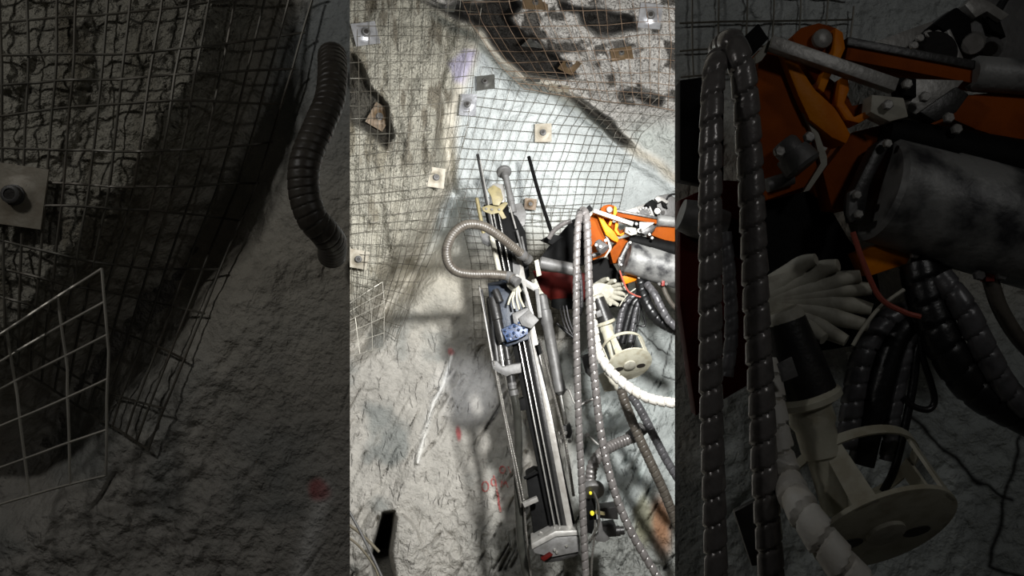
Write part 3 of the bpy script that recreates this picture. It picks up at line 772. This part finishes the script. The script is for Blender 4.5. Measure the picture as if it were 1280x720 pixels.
hose('drill_hose', FAR, [(641, 486, .0), (646, 515, -.02), (648, 560, -.02), (647, 600, -.04), (649, 640, -.06), (652, 685, -.08), (662, 730, -.12)], 10.5, 'hose_oily', 'thick black hose hanging down the left of the drill feed', group=g1, n=14, couplings=(0,))
hose('braided_hose', FAR, [(675, 424, .02), (690, 485, -.06), (704, 540, -.14), (711, 580, -.14), (717, 620, -.14)], 4.0, 'braid', 'thin braided hose between chrome rail and lift cylinder', helix=(3.2, .2), group=g1, n=8)
hose('rubber_strap', FAR, [(696, 404, .1), (708, 415, .1), (722, 426, .1)], 3.4, 'hose_black', 'short black strap right of the lift cylinder', 'strap')
for k, (x, lab) in enumerate(((0, 'outermost of three thin hoses curving beside the lift cylinder top'), (4, 'middle of three thin hoses curving beside the lift cylinder top'), (8, 'innermost of three thin hoses beside the lift cylinder top'))):
    hose('thin_hose', FAR, [(700 + x, 382, .15), (703 + x, 398, .15), (708 + x, 412, .15), (716 + x, 424, .15)], 1.6, 'hose_sleeve', lab, group='thin hoses by the lift cylinder', n=8)

# gripper at the foot, right of the feed
def build_gripper():
    M = FAR; P = M.P; s = M.S(0)
    t = thing('pipe_gripper', P(752, 690, 0), 'dark hydraulic gripper with curved claw and collar right of the foot plate', 'gripper')
    MB().lathe(P(740, 609, -.02), P(741, 616, -.06), [(0, 14 * s), (.3, 15 * s), (.7, 15 * s), (1, 14 * s)], 28).obj('collar', 'grey_steel', t)
    MB().prism([P(x, y, -.02) for x, y in ((730, 616), (744, 616), (746, 650), (740, 668), (728, 664))], (0, .12, 0), .006).obj('body', 'black_steel', t)
    MB().prism([P(x, y, 0) for x, y in ((748, 636), (772, 633), (773, 650), (748, 648))], (0, .14, 0), .008).obj('arm', 'dark_steel', t)
    MB().prism([P(x, y, -.02) for x, y in ((752, 659), (770, 656), (771, 671), (755, 672))], (0, .14, 0), .008).obj('arm', 'dark_steel', t)
    MB().lathe(P(769, 664, .02), P(780, 663, .02), [(0, 6 * s), (.5, 6.5 * s), (.55, 5 * s), (1, 5 * s)], 16).obj('arm_end', 'dark_steel', t)
    MB().prism([P(x, y, -.05) for x, y in ((746, 652), (752, 652), (754, 664), (760, 671), (763, 674), (756, 678), (745, 677), (744, 672), (748, 668))], (0, .06, 0), .006).obj('claw', 'grey_steel', t)
    mb = MB(); mb.bolt(P(740, 641, -.05), FWD, 2.8 * s, 4 * s, 10); mb.obj('fitting', 'yellow', t)['label'] = 'yellow fitting'
    mb = MB(); mb.bolt(P(738, 616, -.08), FWD, 2.0 * s, 3 * s, 10); mb.obj('fitting', 'yellow', t)['label'] = 'yellow fitting'
    MB().bar(P(744, 640, -.06), P(756, 642, -.06), 3.5 * s, .03).obj('lever', 'khaki', t)
    mb = MB(); mb.tube(cat([P(742, 614, -.09), P(748, 632, -.1), (P(748, 655, -.1)), P(742, 668, -.09), P(738, 676, -.08)], 6), 1.5 * s, 8, helix=(3 * s, .15)); mb.obj('feed_line', 'braid', t)
build_gripper()
hose('corrugated_hose', FAR, [(796, 541, .25), (785, 549, .22), (768, 556, .15), (752, 566, .06), (741, 582, .0), (738, 600, -.02), (738, 612, -.03)], 15, 'hose_grey', 'fat grey corrugated hose curving down into the gripper collar', ribs=(5.2, .13), n=18, couplings=(0,))
hose('braided_hose', FAR, [(744, 650, -.02), (743, 670, -.06), (740, 700, -.1), (739, 728, -.12)], 3, 'braid', 'thin braided hose dropping below the gripper', helix=(3, .18), n=8)
# two conduits leaving at the lower right
g2 = 'dark wrapped conduits at the lower right'
hose('wrapped_conduit', FAR, [(776, 486, .1), (783, 508, .1), (798, 545, .1), (814, 580, .1), (830, 615, .12), (848, 660, .14)], 12.5, 'hose_dirty', 'brown wrapped conduit nearer the disc, slanting out below it', helix=(7, .07), group=g2, n=14)
hose('wrapped_conduit', FAR, [(789, 494, .22), (802, 515, .22), (820, 550, .22), (836, 580, .22), (856, 612, .22)], 11, 'hose_sleeve', 'grey-black wrapped conduit behind the brown one, slanting out lower right', helix=(7, .07), group=g2, n=14)

# ------------------------------------------------------------------ the boom side: once at the lit face, once as a dim near copy by the added right pillar
def boom_side(M, far):
    w_f = 'on the floodlit rig'; w_n = 'on the dim near copy'
    def lab(a, b=None): return (a + ' ' + w_f) if far else ((b or a) + ' ' + w_n)
    P = M.P; s = M.S(0)
    zd = 1.0 if far else 0.42                    # depth room: the near copy is squeezed against the added pillar
    T = (lambda t: t) if far else (lambda t: t * 0.6)
    root = thing('drill_boom', P(800, 345, .1), lab('orange drill boom with grey tube and silver bar'), 'boom')
    def prism(name, m, pts, th, o=0.0, bev=0.004, parent=root, panel=True):
        pts = [C(*p) for p in pts] if panel else pts
        return MB().prism([P(x, y, o) for x, y in pts], (0, T(th), 0), bev).obj(name, m, parent)
    def lathe(name, m, a, b, prof, o=0.0, o2=None, parent=root, n=24):
        a, b = C(*a), C(*b); o2 = o if o2 is None else o2
        return MB().lathe(P(*a, o), P(*b, o2), [(t, r / K * s) for t, r in prof], n).obj(name, m, parent)
    def bolts(name, m, pts, r, o, parent=root, n=6, h=None):
        for X, Y in pts:
            mb = MB(); mb.bolt(P(*C(X, Y), o), FWD, r / K * s, (h or r) / K * s, n); q = mb.obj(name, m, parent)
        return q
    def wire(name, m, pts, w, o, parent=root, n=8, **k):
        mb = MB(); mb.tube(cat([P(*C(*p[:2]), o if len(p) < 3 else p[2]) for p in pts], 6), w / K * s / 2, n, **k); return mb.obj(name, m, parent)
    # dark head block behind the hoses
    if far:
        prism('head_box', 'black_steel', [(675, 323), (688, 306), (716, 274), (728, 270), (734, 330), (716, 334), (674, 325)], .3, .45, .008, panel=False)
        prism('head_fin', 'black_steel', [(676, 300), (690, 292), (704, 296), (690, 306)], .1, .2, .004, panel=False)
        prism('lower_housing', 'dark_red', [(666, 338), (716, 342), (744, 340), (744, 378), (690, 376), (676, 366)], .25, .5, .008, panel=False)
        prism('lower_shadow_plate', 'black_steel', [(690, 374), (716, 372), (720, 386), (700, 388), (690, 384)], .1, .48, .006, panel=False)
        a, b = P(674, 328, .08), P(722, 338, .08)
        MB().lathe(a, b, [(0, 6 * s), (.04, 8 * s), (.5, 7.6 * s), (.52, 8 * s), (1, 8 * s)], 20).obj('cross_tube', 'grey_steel', root)
        MB().prism([P(x, y, .04) for x, y in ((668, 326), (673, 324), (677, 344), (671, 346))], (0, .05, 0), .004).obj('tube_flange', 'bone', root)
    else:
        prism('head_box', 'black_steel', [(850, 225), (850, 100), (905, 92), (905, 235)], .1, .62)
        prism('lower_housing', 'dark_red', [(850, 380), (850, 250), (905, 225), (1000, 230), (1060, 300), (1040, 420), (870, 520)], .1, .6)
        lathe('cross_tube', 'grey_steel', (851, 268), (905, 285), [(0, 22), (.3, 26), (1, 24)], .5)
    # the orange bracket
    prism('bracket_side', 'orange', [(948, 62), (978, 64), (1010, 150), (1028, 190), (1034, 208), (1012, 232), (960, 250), (944, 170)], .16, .06, .006)
    prism('bracket_face', 'orange_lit', [(976, 64), (990, 66), (1018, 110), (1048, 138), (1064, 168), (1058, 180), (1040, 172), (1012, 150), (998, 120)], .14, .0, .006)
    prism('bracket_ear', 'orange', [(990, 46), (1002, 34), (1024, 28), (1046, 34), (1056, 52), (1052, 78), (1036, 96), (1056, 110), (1066, 132), (1090, 126), (1094, 140), (1072, 150), (1040, 130), (1010, 90)], .14, .05, .006)
    prism('bracket_rib', 'orange_lit', [(1044, 34), (1054, 40), (1057, 60), (1050, 76), (1040, 92), (1030, 116), (1022, 110), (1032, 84), (1042, 66)], .1, -.02, .004)
    prism('bracket_rib', 'orange_lit', [(1050, 98), (1060, 94), (1062, 112), (1056, 128), (1068, 146), (1090, 136), (1092, 144), (1074, 154), (1058, 150), (1046, 132)], .1, -.02, .004)
    bolts('pivot_pin', 'light_steel', [(1026, 50)], 12, .03, n=16, h=8)
    prism('bracket_edge', 'bone', [(1004, 140), (1008, 138), (1024, 168), (1034, 196), (1034, 206), (1012, 238), (1004, 240), (1026, 204), (1018, 172)], .02, .03, .001)
    prism('bracket_foot', 'orange', [(1028, 215), (1066, 165), (1106, 155), (1080, 240), (1064, 262), (1040, 262)], .2, .1, .006)
    prism('throat_plate', 'black_steel', [(955, 252), (1010, 238), (1040, 262), (1062, 300), (1096, 336), (1104, 384), (1070, 432), (1020, 440), (955, 400)], .1, .26, .004)
    prism('lower_lug', 'orange_lit', [(1072, 316), (1098, 306), (1132, 300), (1142, 316), (1134, 330), (1086, 346)], .1, .1, .006)
    bolts('lug_pin', 'light_steel', [(1130, 306), (1142, 318)], 6, .06)
    # valve
    lathe('valve', 'grey_steel', (978, 178), (1006, 210), [(0, 14), (.1, 17), (.4, 17), (.42, 22), (.9, 24), (1, 20)], -.04, -.08, n=20)
    bolts('valve_cap', 'light_steel', [(973, 190), (1010, 172), (990, 196)], 7, -.1)
    lathe('valve_spigot', 'grey_steel', (958, 232), (990, 222), [(0, 9), (1, 9)], .03)
    # silver bar and reflector
    a, b = C(962, 54), C(1118, 108)
    sb = MB().bar(P(*a, -.06), P(*b, -.06), 5.2 * s, T(.05)).obj('support_bar', 'light_steel', root)
    prism('reflector', 'black_steel', [(928, 48), (948, 29), (961, 48), (942, 68)], .03, -.1, .002)['label'] = 'dark diamond-shaped plate on the bar end'
    prism('reflector_mount', 'bone', [(944, 70), (962, 50), (966, 56), (952, 76), (944, 80)], .03, -.05, .002)
    prism('bar_clamp', 'bone', [(1090, 118), (1130, 122), (1136, 146), (1112, 152), (1088, 140)], .08, -.08, .004)
    prism('bar_bracket', 'light_steel', [(1142, 98), (1206, 100), (1190, 118), (1164, 152), (1134, 138)], .1, -.02, .004)
    prism('bracket_wedge', 'dark_steel', [(1150, 140), (1196, 108), (1212, 118), (1196, 140), (1170, 152)], .08, -.06, .004)
    prism('clamp_block', 'black_steel', [(1120, 96), (1146, 98), (1146, 122), (1124, 118)], .06, -.06, .004)
    bolts('clamp_bolt', 'light_steel', [(1132, 106), (1154, 122), (1184, 148), (1194, 162), (1108, 132)], 6.5, -.1)
    # upper arm, cylinder, box
    a, b = C(1052, 66), C(1224, 98)
    MB().bar(P(*a, .08), P(*b, .08), 8.5 * s, T(.1)).obj('upper_arm', 'orange', root)
    a, b = C(1052, 56), C(1224, 88)
    MB().bar(P(*a, .06), P(*b, .06), 3.4 * s, T(.1)).obj('arm_cover', 'dark_steel', root)
    xe = 1300 if not far else 1285
    lathe('arm_cylinder', 'worn_tube', (1214, 92), (xe, 98), [(0, 18), (.06, 22), (1, 22)], .02)
    prism('boom_box', 'orange', [(1208, 118), (1300, 110), (1300, 188), (1220, 162), (1188, 148)], .2, .04, .008)
    lathe('boom_liner', 'black_steel', (1104, 168), (1310, 215), [(0, 22), (1, 34)], .04)
    lathe('boom_tube', 'worn_tube', (1092, 236), (1330, 300), [(0, 60), (.02, 66), (.3, 68), (.31, 70), (1, 74)], .05, .1, n=40)
    prism('tube_flange', 'dark_steel', [(1064, 260), (1066, 240), (1096, 180), (1108, 172), (1112, 184), (1088, 230), (1080, 276), (1068, 278)], .08, -.08, .006)
    prism('flange_lip', 'grey_steel', [(1062, 240), (1070, 236), (1074, 272), (1066, 278), (1061, 268)], .03, -.11, .003)
    bolts('flange_bolt', 'light_steel', [(1070, 244), (1072, 268), (1108, 180)], 5.5, -.12)
    prism('tube_saddle', 'grey_steel', [(1152, 306), (1188, 312), (1192, 344), (1150, 338)], .08, .1, .004)
    prism('red_lever', 'red', [(1236, 322), (1246, 324), (1244, 352), (1232, 352)], .04, 0, .003)
    bolts('lever_bolt', 'grey_steel', [(1222, 344), (1250, 344)], 7, .0)
    # splash guard with ragged fingers
    g = MB(); b0 = P(*C(950, 372), .06)
    fingers = [((985, 345), (1002, 330), (1020, 324)), ((1000, 350), (1028, 336), (1048, 331)), ((1015, 360), (1048, 350), (1076, 345)), ((1020, 368), (1058, 362), (1090, 361)),
               ((1020, 376), (1060, 380), (1090, 387)), ((1012, 388), (1050, 398), (1086, 407)), ((1002, 396), (1034, 414), (1058, 426)), ((995, 398), (1015, 414), (1030, 424))]
    for f3 in fingers:
        pts = cat([P(*C(945, 374), .1)] + [P(*C(*q), .1 - .06 * i) for i, q in enumerate(f3)], 5)
        g.tube(pts, 13 / K * s, 10, taper=(1.4, .58))
    pp = [C(*q) for q in ((945, 350), (985, 338), (1030, 345), (1046, 362), (1040, 385), (1022, 402), (985, 402), (948, 398))]
    g.prism([P(x, y, .04) for x, y in pp], (0, T(.07), 0), .012)
    g.obj('splash_guard', 'bone', root)['label'] = 'pale splash guard ending in ragged fingers'
    # thin wires on the boom
    wire('cable', 'wire_red', [(1066, 290), (1080, 330), (1100, 372), (1130, 390), (1150, 396)], 7, -.1)
    wire('cable', 'bone', [(1130, 362), (1100, 384), (1078, 412), (1066, 432)], 5, -.06)
    # carousel: cylinder, ring, disc
    t = thing('guarded_disc', P(*C(1120, 700), -.05), lab('cream steel disc in a round cage on a grey cylinder', 'dim cream disc in a round cage on a grey cylinder'), 'disc')
    R0 = root; root_ = t
    lathe('motor', 'dark_steel', (978, 398), (1014, 500), [(0, 24), (.03, 27), (.5, 31), (.95, 34), (1, 30)], 0, -.02, t)
    lathe('motor_cap', 'bone', (974, 388), (980, 404), [(0, 22), (.4, 27), (1, 27)], .0, .0, t)
    prism('motor_label', 'grey_steel', [(972, 455), (990, 446), (998, 470), (978, 478)], .01, -.22 if far else -.27, .001, t)
    lathe('shaft_flange', 'cream', (1008, 490), (1014, 506), [(0, 34), (.3, 40), (.7, 40), (1, 30)], -.02, -.02, t)
    lathe('shaft', 'cream', (1008, 500), (1050, 640), [(0, 26), (.2, 28), (.25, 24), (.5, 24), (.52, 20), (1, 20)], -.02, -.1, t)
    # disc and cage ring: true circles facing down towards the viewer
    ax = V((0.16, -0.74, -0.66)).normalized(); rad = 89 / K * s
    c1 = P(*C(1106, 664), -.12); c0 = c1 - ax * (80 / K * s) + V((-.02, 0, .03)) * (s * 100)
    e1 = V((1, 0, .1)); e1 = (e1 - ax * e1.dot(ax)).normalized(); e2 = ax.cross(e1)
    mb = MB(); n = 48; hr = 20 / K * s; hc = c1 + e1 * (-rad * .45) + e2 * 0
    prof = []
    th = 7 / K * s
    mb.lathe(c1 - ax * th, c1, [(0, rad * .985), (.1, rad), (.9, rad), (1, rad * .985)], n); mb.obj('disc', 'cream', t)
    mb = MB(); mb.lathe(c1 + ax * .0005, c1 + ax * .012 * s * 170, [(0, 24 / K * s), (.8, 24 / K * s), (1, 20 / K * s)], 24); mb.obj('disc_hub', 'bone', t)
    for ang, q in ((200, .5), (-20, .55)):
        cc = c1 + (e1 * math.cos(math.radians(ang)) + e2 * math.sin(math.radians(ang))) * rad * q
        mb = MB(); mb.prism([cc + ax * .002 + e1 * (math.cos(a) * rad * .2) + e2 * (math.sin(a) * rad * .13) for a in [k * math.pi / 8 for k in range(16)]], ax * -.004, 0); mb.obj('disc_hole', 'socket', t)
    mb = MB(); pts = [c0 + e1 * (math.cos(a) * rad) + e2 * (math.sin(a) * rad) for a in [k * 2 * math.pi / 48 for k in range(49)]]
    i0 = len(mb.v); bw = 12 / K * s
    for p in pts:
        rdir = (p - c0).normalized()
        mb.v += [p, p + ax * bw, p + ax * bw - rdir * .006, p - rdir * .006]
    for i in range(48):
        a = i0 + i * 4; b = a + 4
        for k in range(4): mb.f.append((a + k, b + k, b + (k + 1) % 4, a + (k + 1) % 4))
    mb.obj('cage_ring', 'cream', t)
    for ang in (40, 120, 170, 235, 290, 350):
        rd = (e1 * math.cos(math.radians(ang)) + e2 * math.sin(math.radians(ang))) * rad * .97; tn = ax.cross(rd).normalized() * (11 / K * s)
        mb = MB(); mb.prism([c0 + rd + tn, c0 + rd - tn, c1 + rd - tn * 1.3, c1 + rd + tn * 1.3], rd.normalized() * -.008, 0); mb.obj('cage_bar', 'cream', t)
    if far:
        mb = MB(); mb.prism([P(x, y, -.05) for x, y in ((748, 470), (764, 462), (776, 472), (772, 488), (756, 490))], (0, .05, 0), .006); mb.obj('side_plate', 'bone', t)
        mb = MB(); mb.prism([P(x, y, .02) for x, y in ((727, 446), (736, 442), (742, 448), (742, 470), (738, 472), (732, 466))], (0, .05, 0), .006); mb.obj('side_plate', 'dark_steel', t)
    else:
        mb = MB(); mb.prism([P(*C(x, y), .3) for x, y in ((918, 640), (948, 624), (960, 640), (955, 706), (940, 708))], (0, .02, 0), .003); mb.obj('side_plate', 'dark_steel', t)
    # machine behind the boom
    t = thing('gear_unit', P(*C(1240, 100), .3), lab('grey gear unit with a ring of bolts behind the boom'), 'gear unit')
    o = .5
    prism('guard_plate', 'light_steel', [(1066, 62), (1166, 26), (1178, 60), (1150, 82), (1110, 76)], .03, o + .06, .003, t)
    prism('casing', 'grey_steel', [(1170, 42), (1186, 12), (1206, 20), (1222, -6), (1262, -14), (1300, 10), (1300, 76), (1206, 82), (1176, 66)], .2, o, .008, t)
    prism('motor_block', 'black_steel', [(1168, 30), (1196, 8), (1214, 22), (1216, 44), (1202, 58), (1184, 40)], .1, o - .1, .006, t)
    lathe('ring_gear', 'dark_steel', (1164, 68), (1164, 69), [(0, 30), (1, 31)], o - .02, o - .12, t, 28)
    bolts('ring_bolt', 'light_steel', [(1164 + 25 * math.cos(a), 68 + 25 * math.sin(a)) for a in [math.radians(150 + k * 27) for k in range(9)]], 5.6, o - .12, t, 8)
    prism('lever', 'light_steel', [(1184, 38), (1188, 36), (1206, 76), (1198, 80)], .03, o - .14, .002, t)
    lathe('boss', 'light_steel', (1216, 54), (1216, 55), [(0, 16), (1, 13)], o - .02, o - .16, t, 16)
    lathe('boss', 'grey_steel', (1238, 60), (1238, 61), [(0, 15), (1, 15)], o - .02, o - .08, t, 20)
    lathe('bore', 'socket', (1238, 60), (1238, 61), [(0, 9), (1, 9)], o - .08, o - .10, t, 16)
    prism('bracket', 'light_steel', [(1206, 6), (1216, -6), (1238, 2), (1262, 18), (1252, 26), (1234, 14), (1220, 22)], .05, o - .1, .003, t)
    prism('bracket', 'black_steel', [(1234, 20), (1250, 24), (1258, 46), (1240, 38)], .04, o - .06, .003, t)
    mb = MB(); mb.tube(cat([P(*C(*p), o - .05) for p in ((1250, 12), (1262, -6), (1282, -12), (1300, -8))], 6), 4 / K * s, 8); mb.obj('cable', 'hose_black', t)
    # ---- hoses of this side
    hl = 'spiral hoses hanging in front of the boom' if far else 'dim spiral hoses by the added right pillar'
    hx = (10.4, .13)
    if far:
        H1 = [(724.5, 268, -.24), (724, 271, -.31), (722.5, 282, -.34), (721, 310, -.35), (720.3, 360, -.35), (720.5, 420, -.35), (722, 480, -.35), (724, 540, -.36), (727, 600, -.37), (729.5, 660, -.38), (733, 735, -.4)]
        H2 = [(725, 266, -.12), (729, 263, -.2), (732.5, 270, -.26), (734, 290, -.28), (735, 320, -.28), (737, 380, -.28), (739.5, 430, -.28), (744, 480, -.29), (751, 540, -.3), (764, 600, -.32), (784, 655, -.34), (812, 705, -.38), (838, 745, -.42)]
        H3 = [(738, 372, -.12), (742, 410, -.16), (748, 440, -.2), (760, 460, -.24), (778, 478, -.28), (798, 492, -.3), (818, 500, -.3), (850, 505, -.3)]
    else:
        H1 = [C(*p) + (q,) for p, q in (((898, 72), -.2), ((895, 80), -.3), ((892, 100), -.35), ((889, 160), -.4), ((888, 260), -.42), ((888, 380), -.42), ((889, 500), -.42), ((892, 600), -.42), ((896, 745), -.42))]
        H2 = [C(*p) + (q,) for p, q in (((900, 62), .1), ((913, 52), -.2), ((923, 70), -.3), ((931, 110), -.3), ((937, 200), -.26), ((942, 300), -.26), ((946, 400), -.26), ((952, 500), -.26), ((956, 600), -.26), ((966, 745), -.26))]
        H3 = [C(*p) + (q,) for p, q in (((958, 450), .0), ((966, 520), -.1), ((980, 590), -.2), ((1005, 640), -.5), ((1040, 690), -.62), ((1085, 745), -.65))]
    hose('spiral_hose', M, H1, 9.4, 'hose_grey', lab('left of the two long grey spiral hoses hanging'), helix=hx, group=hl, n=16 if far else 30)
    hose('spiral_hose', M, H2, 10.6, 'hose_grey', lab('right of the two long grey spiral hoses hanging'), helix=hx, group=hl, n=16 if far else 30)
    hose('spiral_hose', M, H3, 12.5, 'hose_white', lab('white spiral hose sweeping past the cream disc'), helix=(10.5, .2), group=hl, n=16 if far else 30, w_end=14)
    hz = -.05
    hose('wrapped_conduit', M, [C(1148, 330) + (.1,), C(1160, 380) + (.05,), C(1185, 440) + (.0,), C(1225, 490) + (.0,), C(1300, 530) + (.0,)], 15, 'hose_black', lab('thickest black conduit curving away under the grey boom tube'), helix=(9, .06), n=16, group=hl + ' right end')
    hose('wrapped_conduit', M, [C(1175, 345) + (.0,), C(1205, 385) + (-.08,), C(1232, 440) + (-.1,), C(1262, 490) + (-.1,), C(1310, 530) + (-.1,)], 10, 'hose_sleeve', lab('grey wrapped conduit lying on the thick black one'), helix=(9, .1), n=16, group=hl + ' right end')
    hose('boom_hose', M, [C(1238, 350) + (.05,), C(1250, 385) + (.05,), C(1275, 425) + (.05,), C(1320, 470) + (.05,)], 6, 'hose_dirty', lab('brown hose leaving the red lever'), n=12)
    cl = 'black cables dropping behind the disc' + ('' if far else ' of the near copy')
    for k, (pts, w, m, lb) in enumerate((
            ([(1150, 385), (1110, 400), (1080, 440), (1066, 500), (1060, 560)], 9, 'hose_sleeve', 'wrapped cable nearest the grey cylinder, dropping'),
            ([(1150, 395), (1122, 420), (1104, 470), (1088, 530), (1076, 580)], 10, 'hose_black', 'black cable in the middle of the bunch, dropping'),
            ([(1152, 400), (1136, 430), (1124, 480), (1114, 540), (1108, 575)], 6, 'hose_sleeve', 'wrapped cable with a pale sheen in the bunch, dropping'),
            ([(1156, 400), (1146, 440), (1140, 490), (1120, 580), (1104, 615)], 3.2, 'hose_black', 'thin black cable rightmost in the bunch, dropping'),
            ([(1150, 405), (1152, 440), (1164, 480), (1168, 502), (1160, 512), (1142, 508), (1128, 496)], 2.6, 'hose_black', 'thin black cable curled in an open loop'))):
        hose('boom_cable', M, [C(*p) + (.16 - .02 * k,) for p in pts], w, m, lab(lb), 'cable', helix=(7, .1) if m == 'hose_sleeve' else None, n=12, group=cl)
    hose('boom_cable', M, [C(906, 290) + (.12,), C(912, 350) + (.12,), C(914, 420) + (.12,), C(908, 470) + (.12,)], 5.5, 'hose_sleeve', lab('short grey wrapped cable between the two long spiral hoses'), 'cable', helix=(7, .1), n=12, group=cl)
    if far:
        hose('boom_hose', M, [(686, 298, .1), (692, 289, .08), (702, 281, .06), (714, 276, .04)], 6, 'hose_grey', 'short grey hose bent over the black head box', n=12)
boom_side(FAR, True)
boom_side(NR, False)

# ------------------------------------------------------------------ hose hooked on the added near left pillar
HL = [(569.0, 268, .2), (569.2, 276, .02), (568, 286, -.1), (564, 296, -.2), (558.5, 310, -.28), (558, 322, -.28), (561, 332, -.25), (566, 338, -.16), (569, 342.5, 0), (569.0, 347, .2)]
hose('drill_hose', NL, HL, 12, 'hose_dirty', 'dim thick hose curling out of the edge of the added near left pillar', helix=(3.2, .035), n=18)

# ------------------------------------------------------------------ lamps, added fills and camera
def area(name, loc, target, size, power, col=(1, 1, 1)):
    l = bpy.data.lights.new(name, 'AREA'); l.shape = 'DISK'; l.size = size; l.energy = power; l.color = col
    o = bpy.data.objects.new(name, l); COL.objects.link(o); o.location = loc
    o.rotation_euler = (V(target) - V(loc)).to_track_quat('-Z', 'Y').to_euler(); return o
area('rig_floodlight', (0.82, 2.7, 3.45), (-0.1, 6.6, 2.2), 0.24, 235,
     (1.0, 0.995, 0.975))
fl = bpy.data.lights.new('side_floodlight', 'SPOT'); fl.energy = 560; fl.spot_size = math.radians(36); fl.spot_blend = 0.6; fl.shadow_soft_size = 0.1
fo = bpy.data.objects.new('side_floodlight', fl); COL.objects.link(fo); fo.location = (1.9, 2.75, 3.45)
fo.rotation_euler = (V((-0.6, 6.6, 3.5)) - fo.location).to_track_quat('-Z', 'Y').to_euler()
area('left_fill', (-0.9, 2.75, 4.3), (0.1, 6.4, 2.6), 0.6, 42, (0.95, 0.98, 1.0))  # added soft fill that lifts the shadows, not a lamp of the drift
area('pillar_fill', (-1.75, 0.35, 3.9), (-0.9, 2.0, 2.5), 0.2, 4.6, (1, 0.98, 0.95))  # added dim fill for the left pillar, no real lamp there
area('right_fill', (1.5, -0.2, 3.9), (0.9, 1.9, 2.5), 0.25, 3.1, (1, 0.99, 0.97))  # added dim fill for the near copy of the rig, no real lamp
sp = bpy.data.lights.new('cap_lamp', 'SPOT'); sp.energy = 800; sp.spot_size = math.radians(7.0); sp.spot_blend = 1.0; sp.shadow_soft_size = 0.03; sp.color = (0.86, 0.9, 1.0)
so = bpy.data.objects.new('cap_lamp', sp); COL.objects.link(so); so.location = (0.0, 0.4, 2.75)
so.rotation_euler = (FAR.W(582, 488) - so.location).to_track_quat('-Z', 'Y').to_euler()

sc = bpy.context.scene
w = bpy.data.worlds.new('dark_drift'); sc.world = w; w.use_nodes = True
w.node_tree.nodes['Background'].inputs[0].default_value = (0.5, 0.5, 0.5, 1); w.node_tree.nodes['Background'].inputs[1].default_value = 0.01
cd = bpy.data.cameras.new('camera'); cam = bpy.data.objects.new('camera', cd); COL.objects.link(cam)
cam.location = (0, 0, CAMZ); cam.rotation_euler = (math.radians(90), 0, 0)
cd.sensor_width = 36.0; cd.lens = F / 1280 * 36.0; cd.clip_start = 0.05; cd.clip_end = 100
sc.camera = cam
sc.view_settings.view_transform = 'Standard'; sc.view_settings.look = 'None'; sc.view_settings.exposure = 0.1; sc.view_settings.gamma = 1.0
sc.view_settings.use_curve_mapping = False
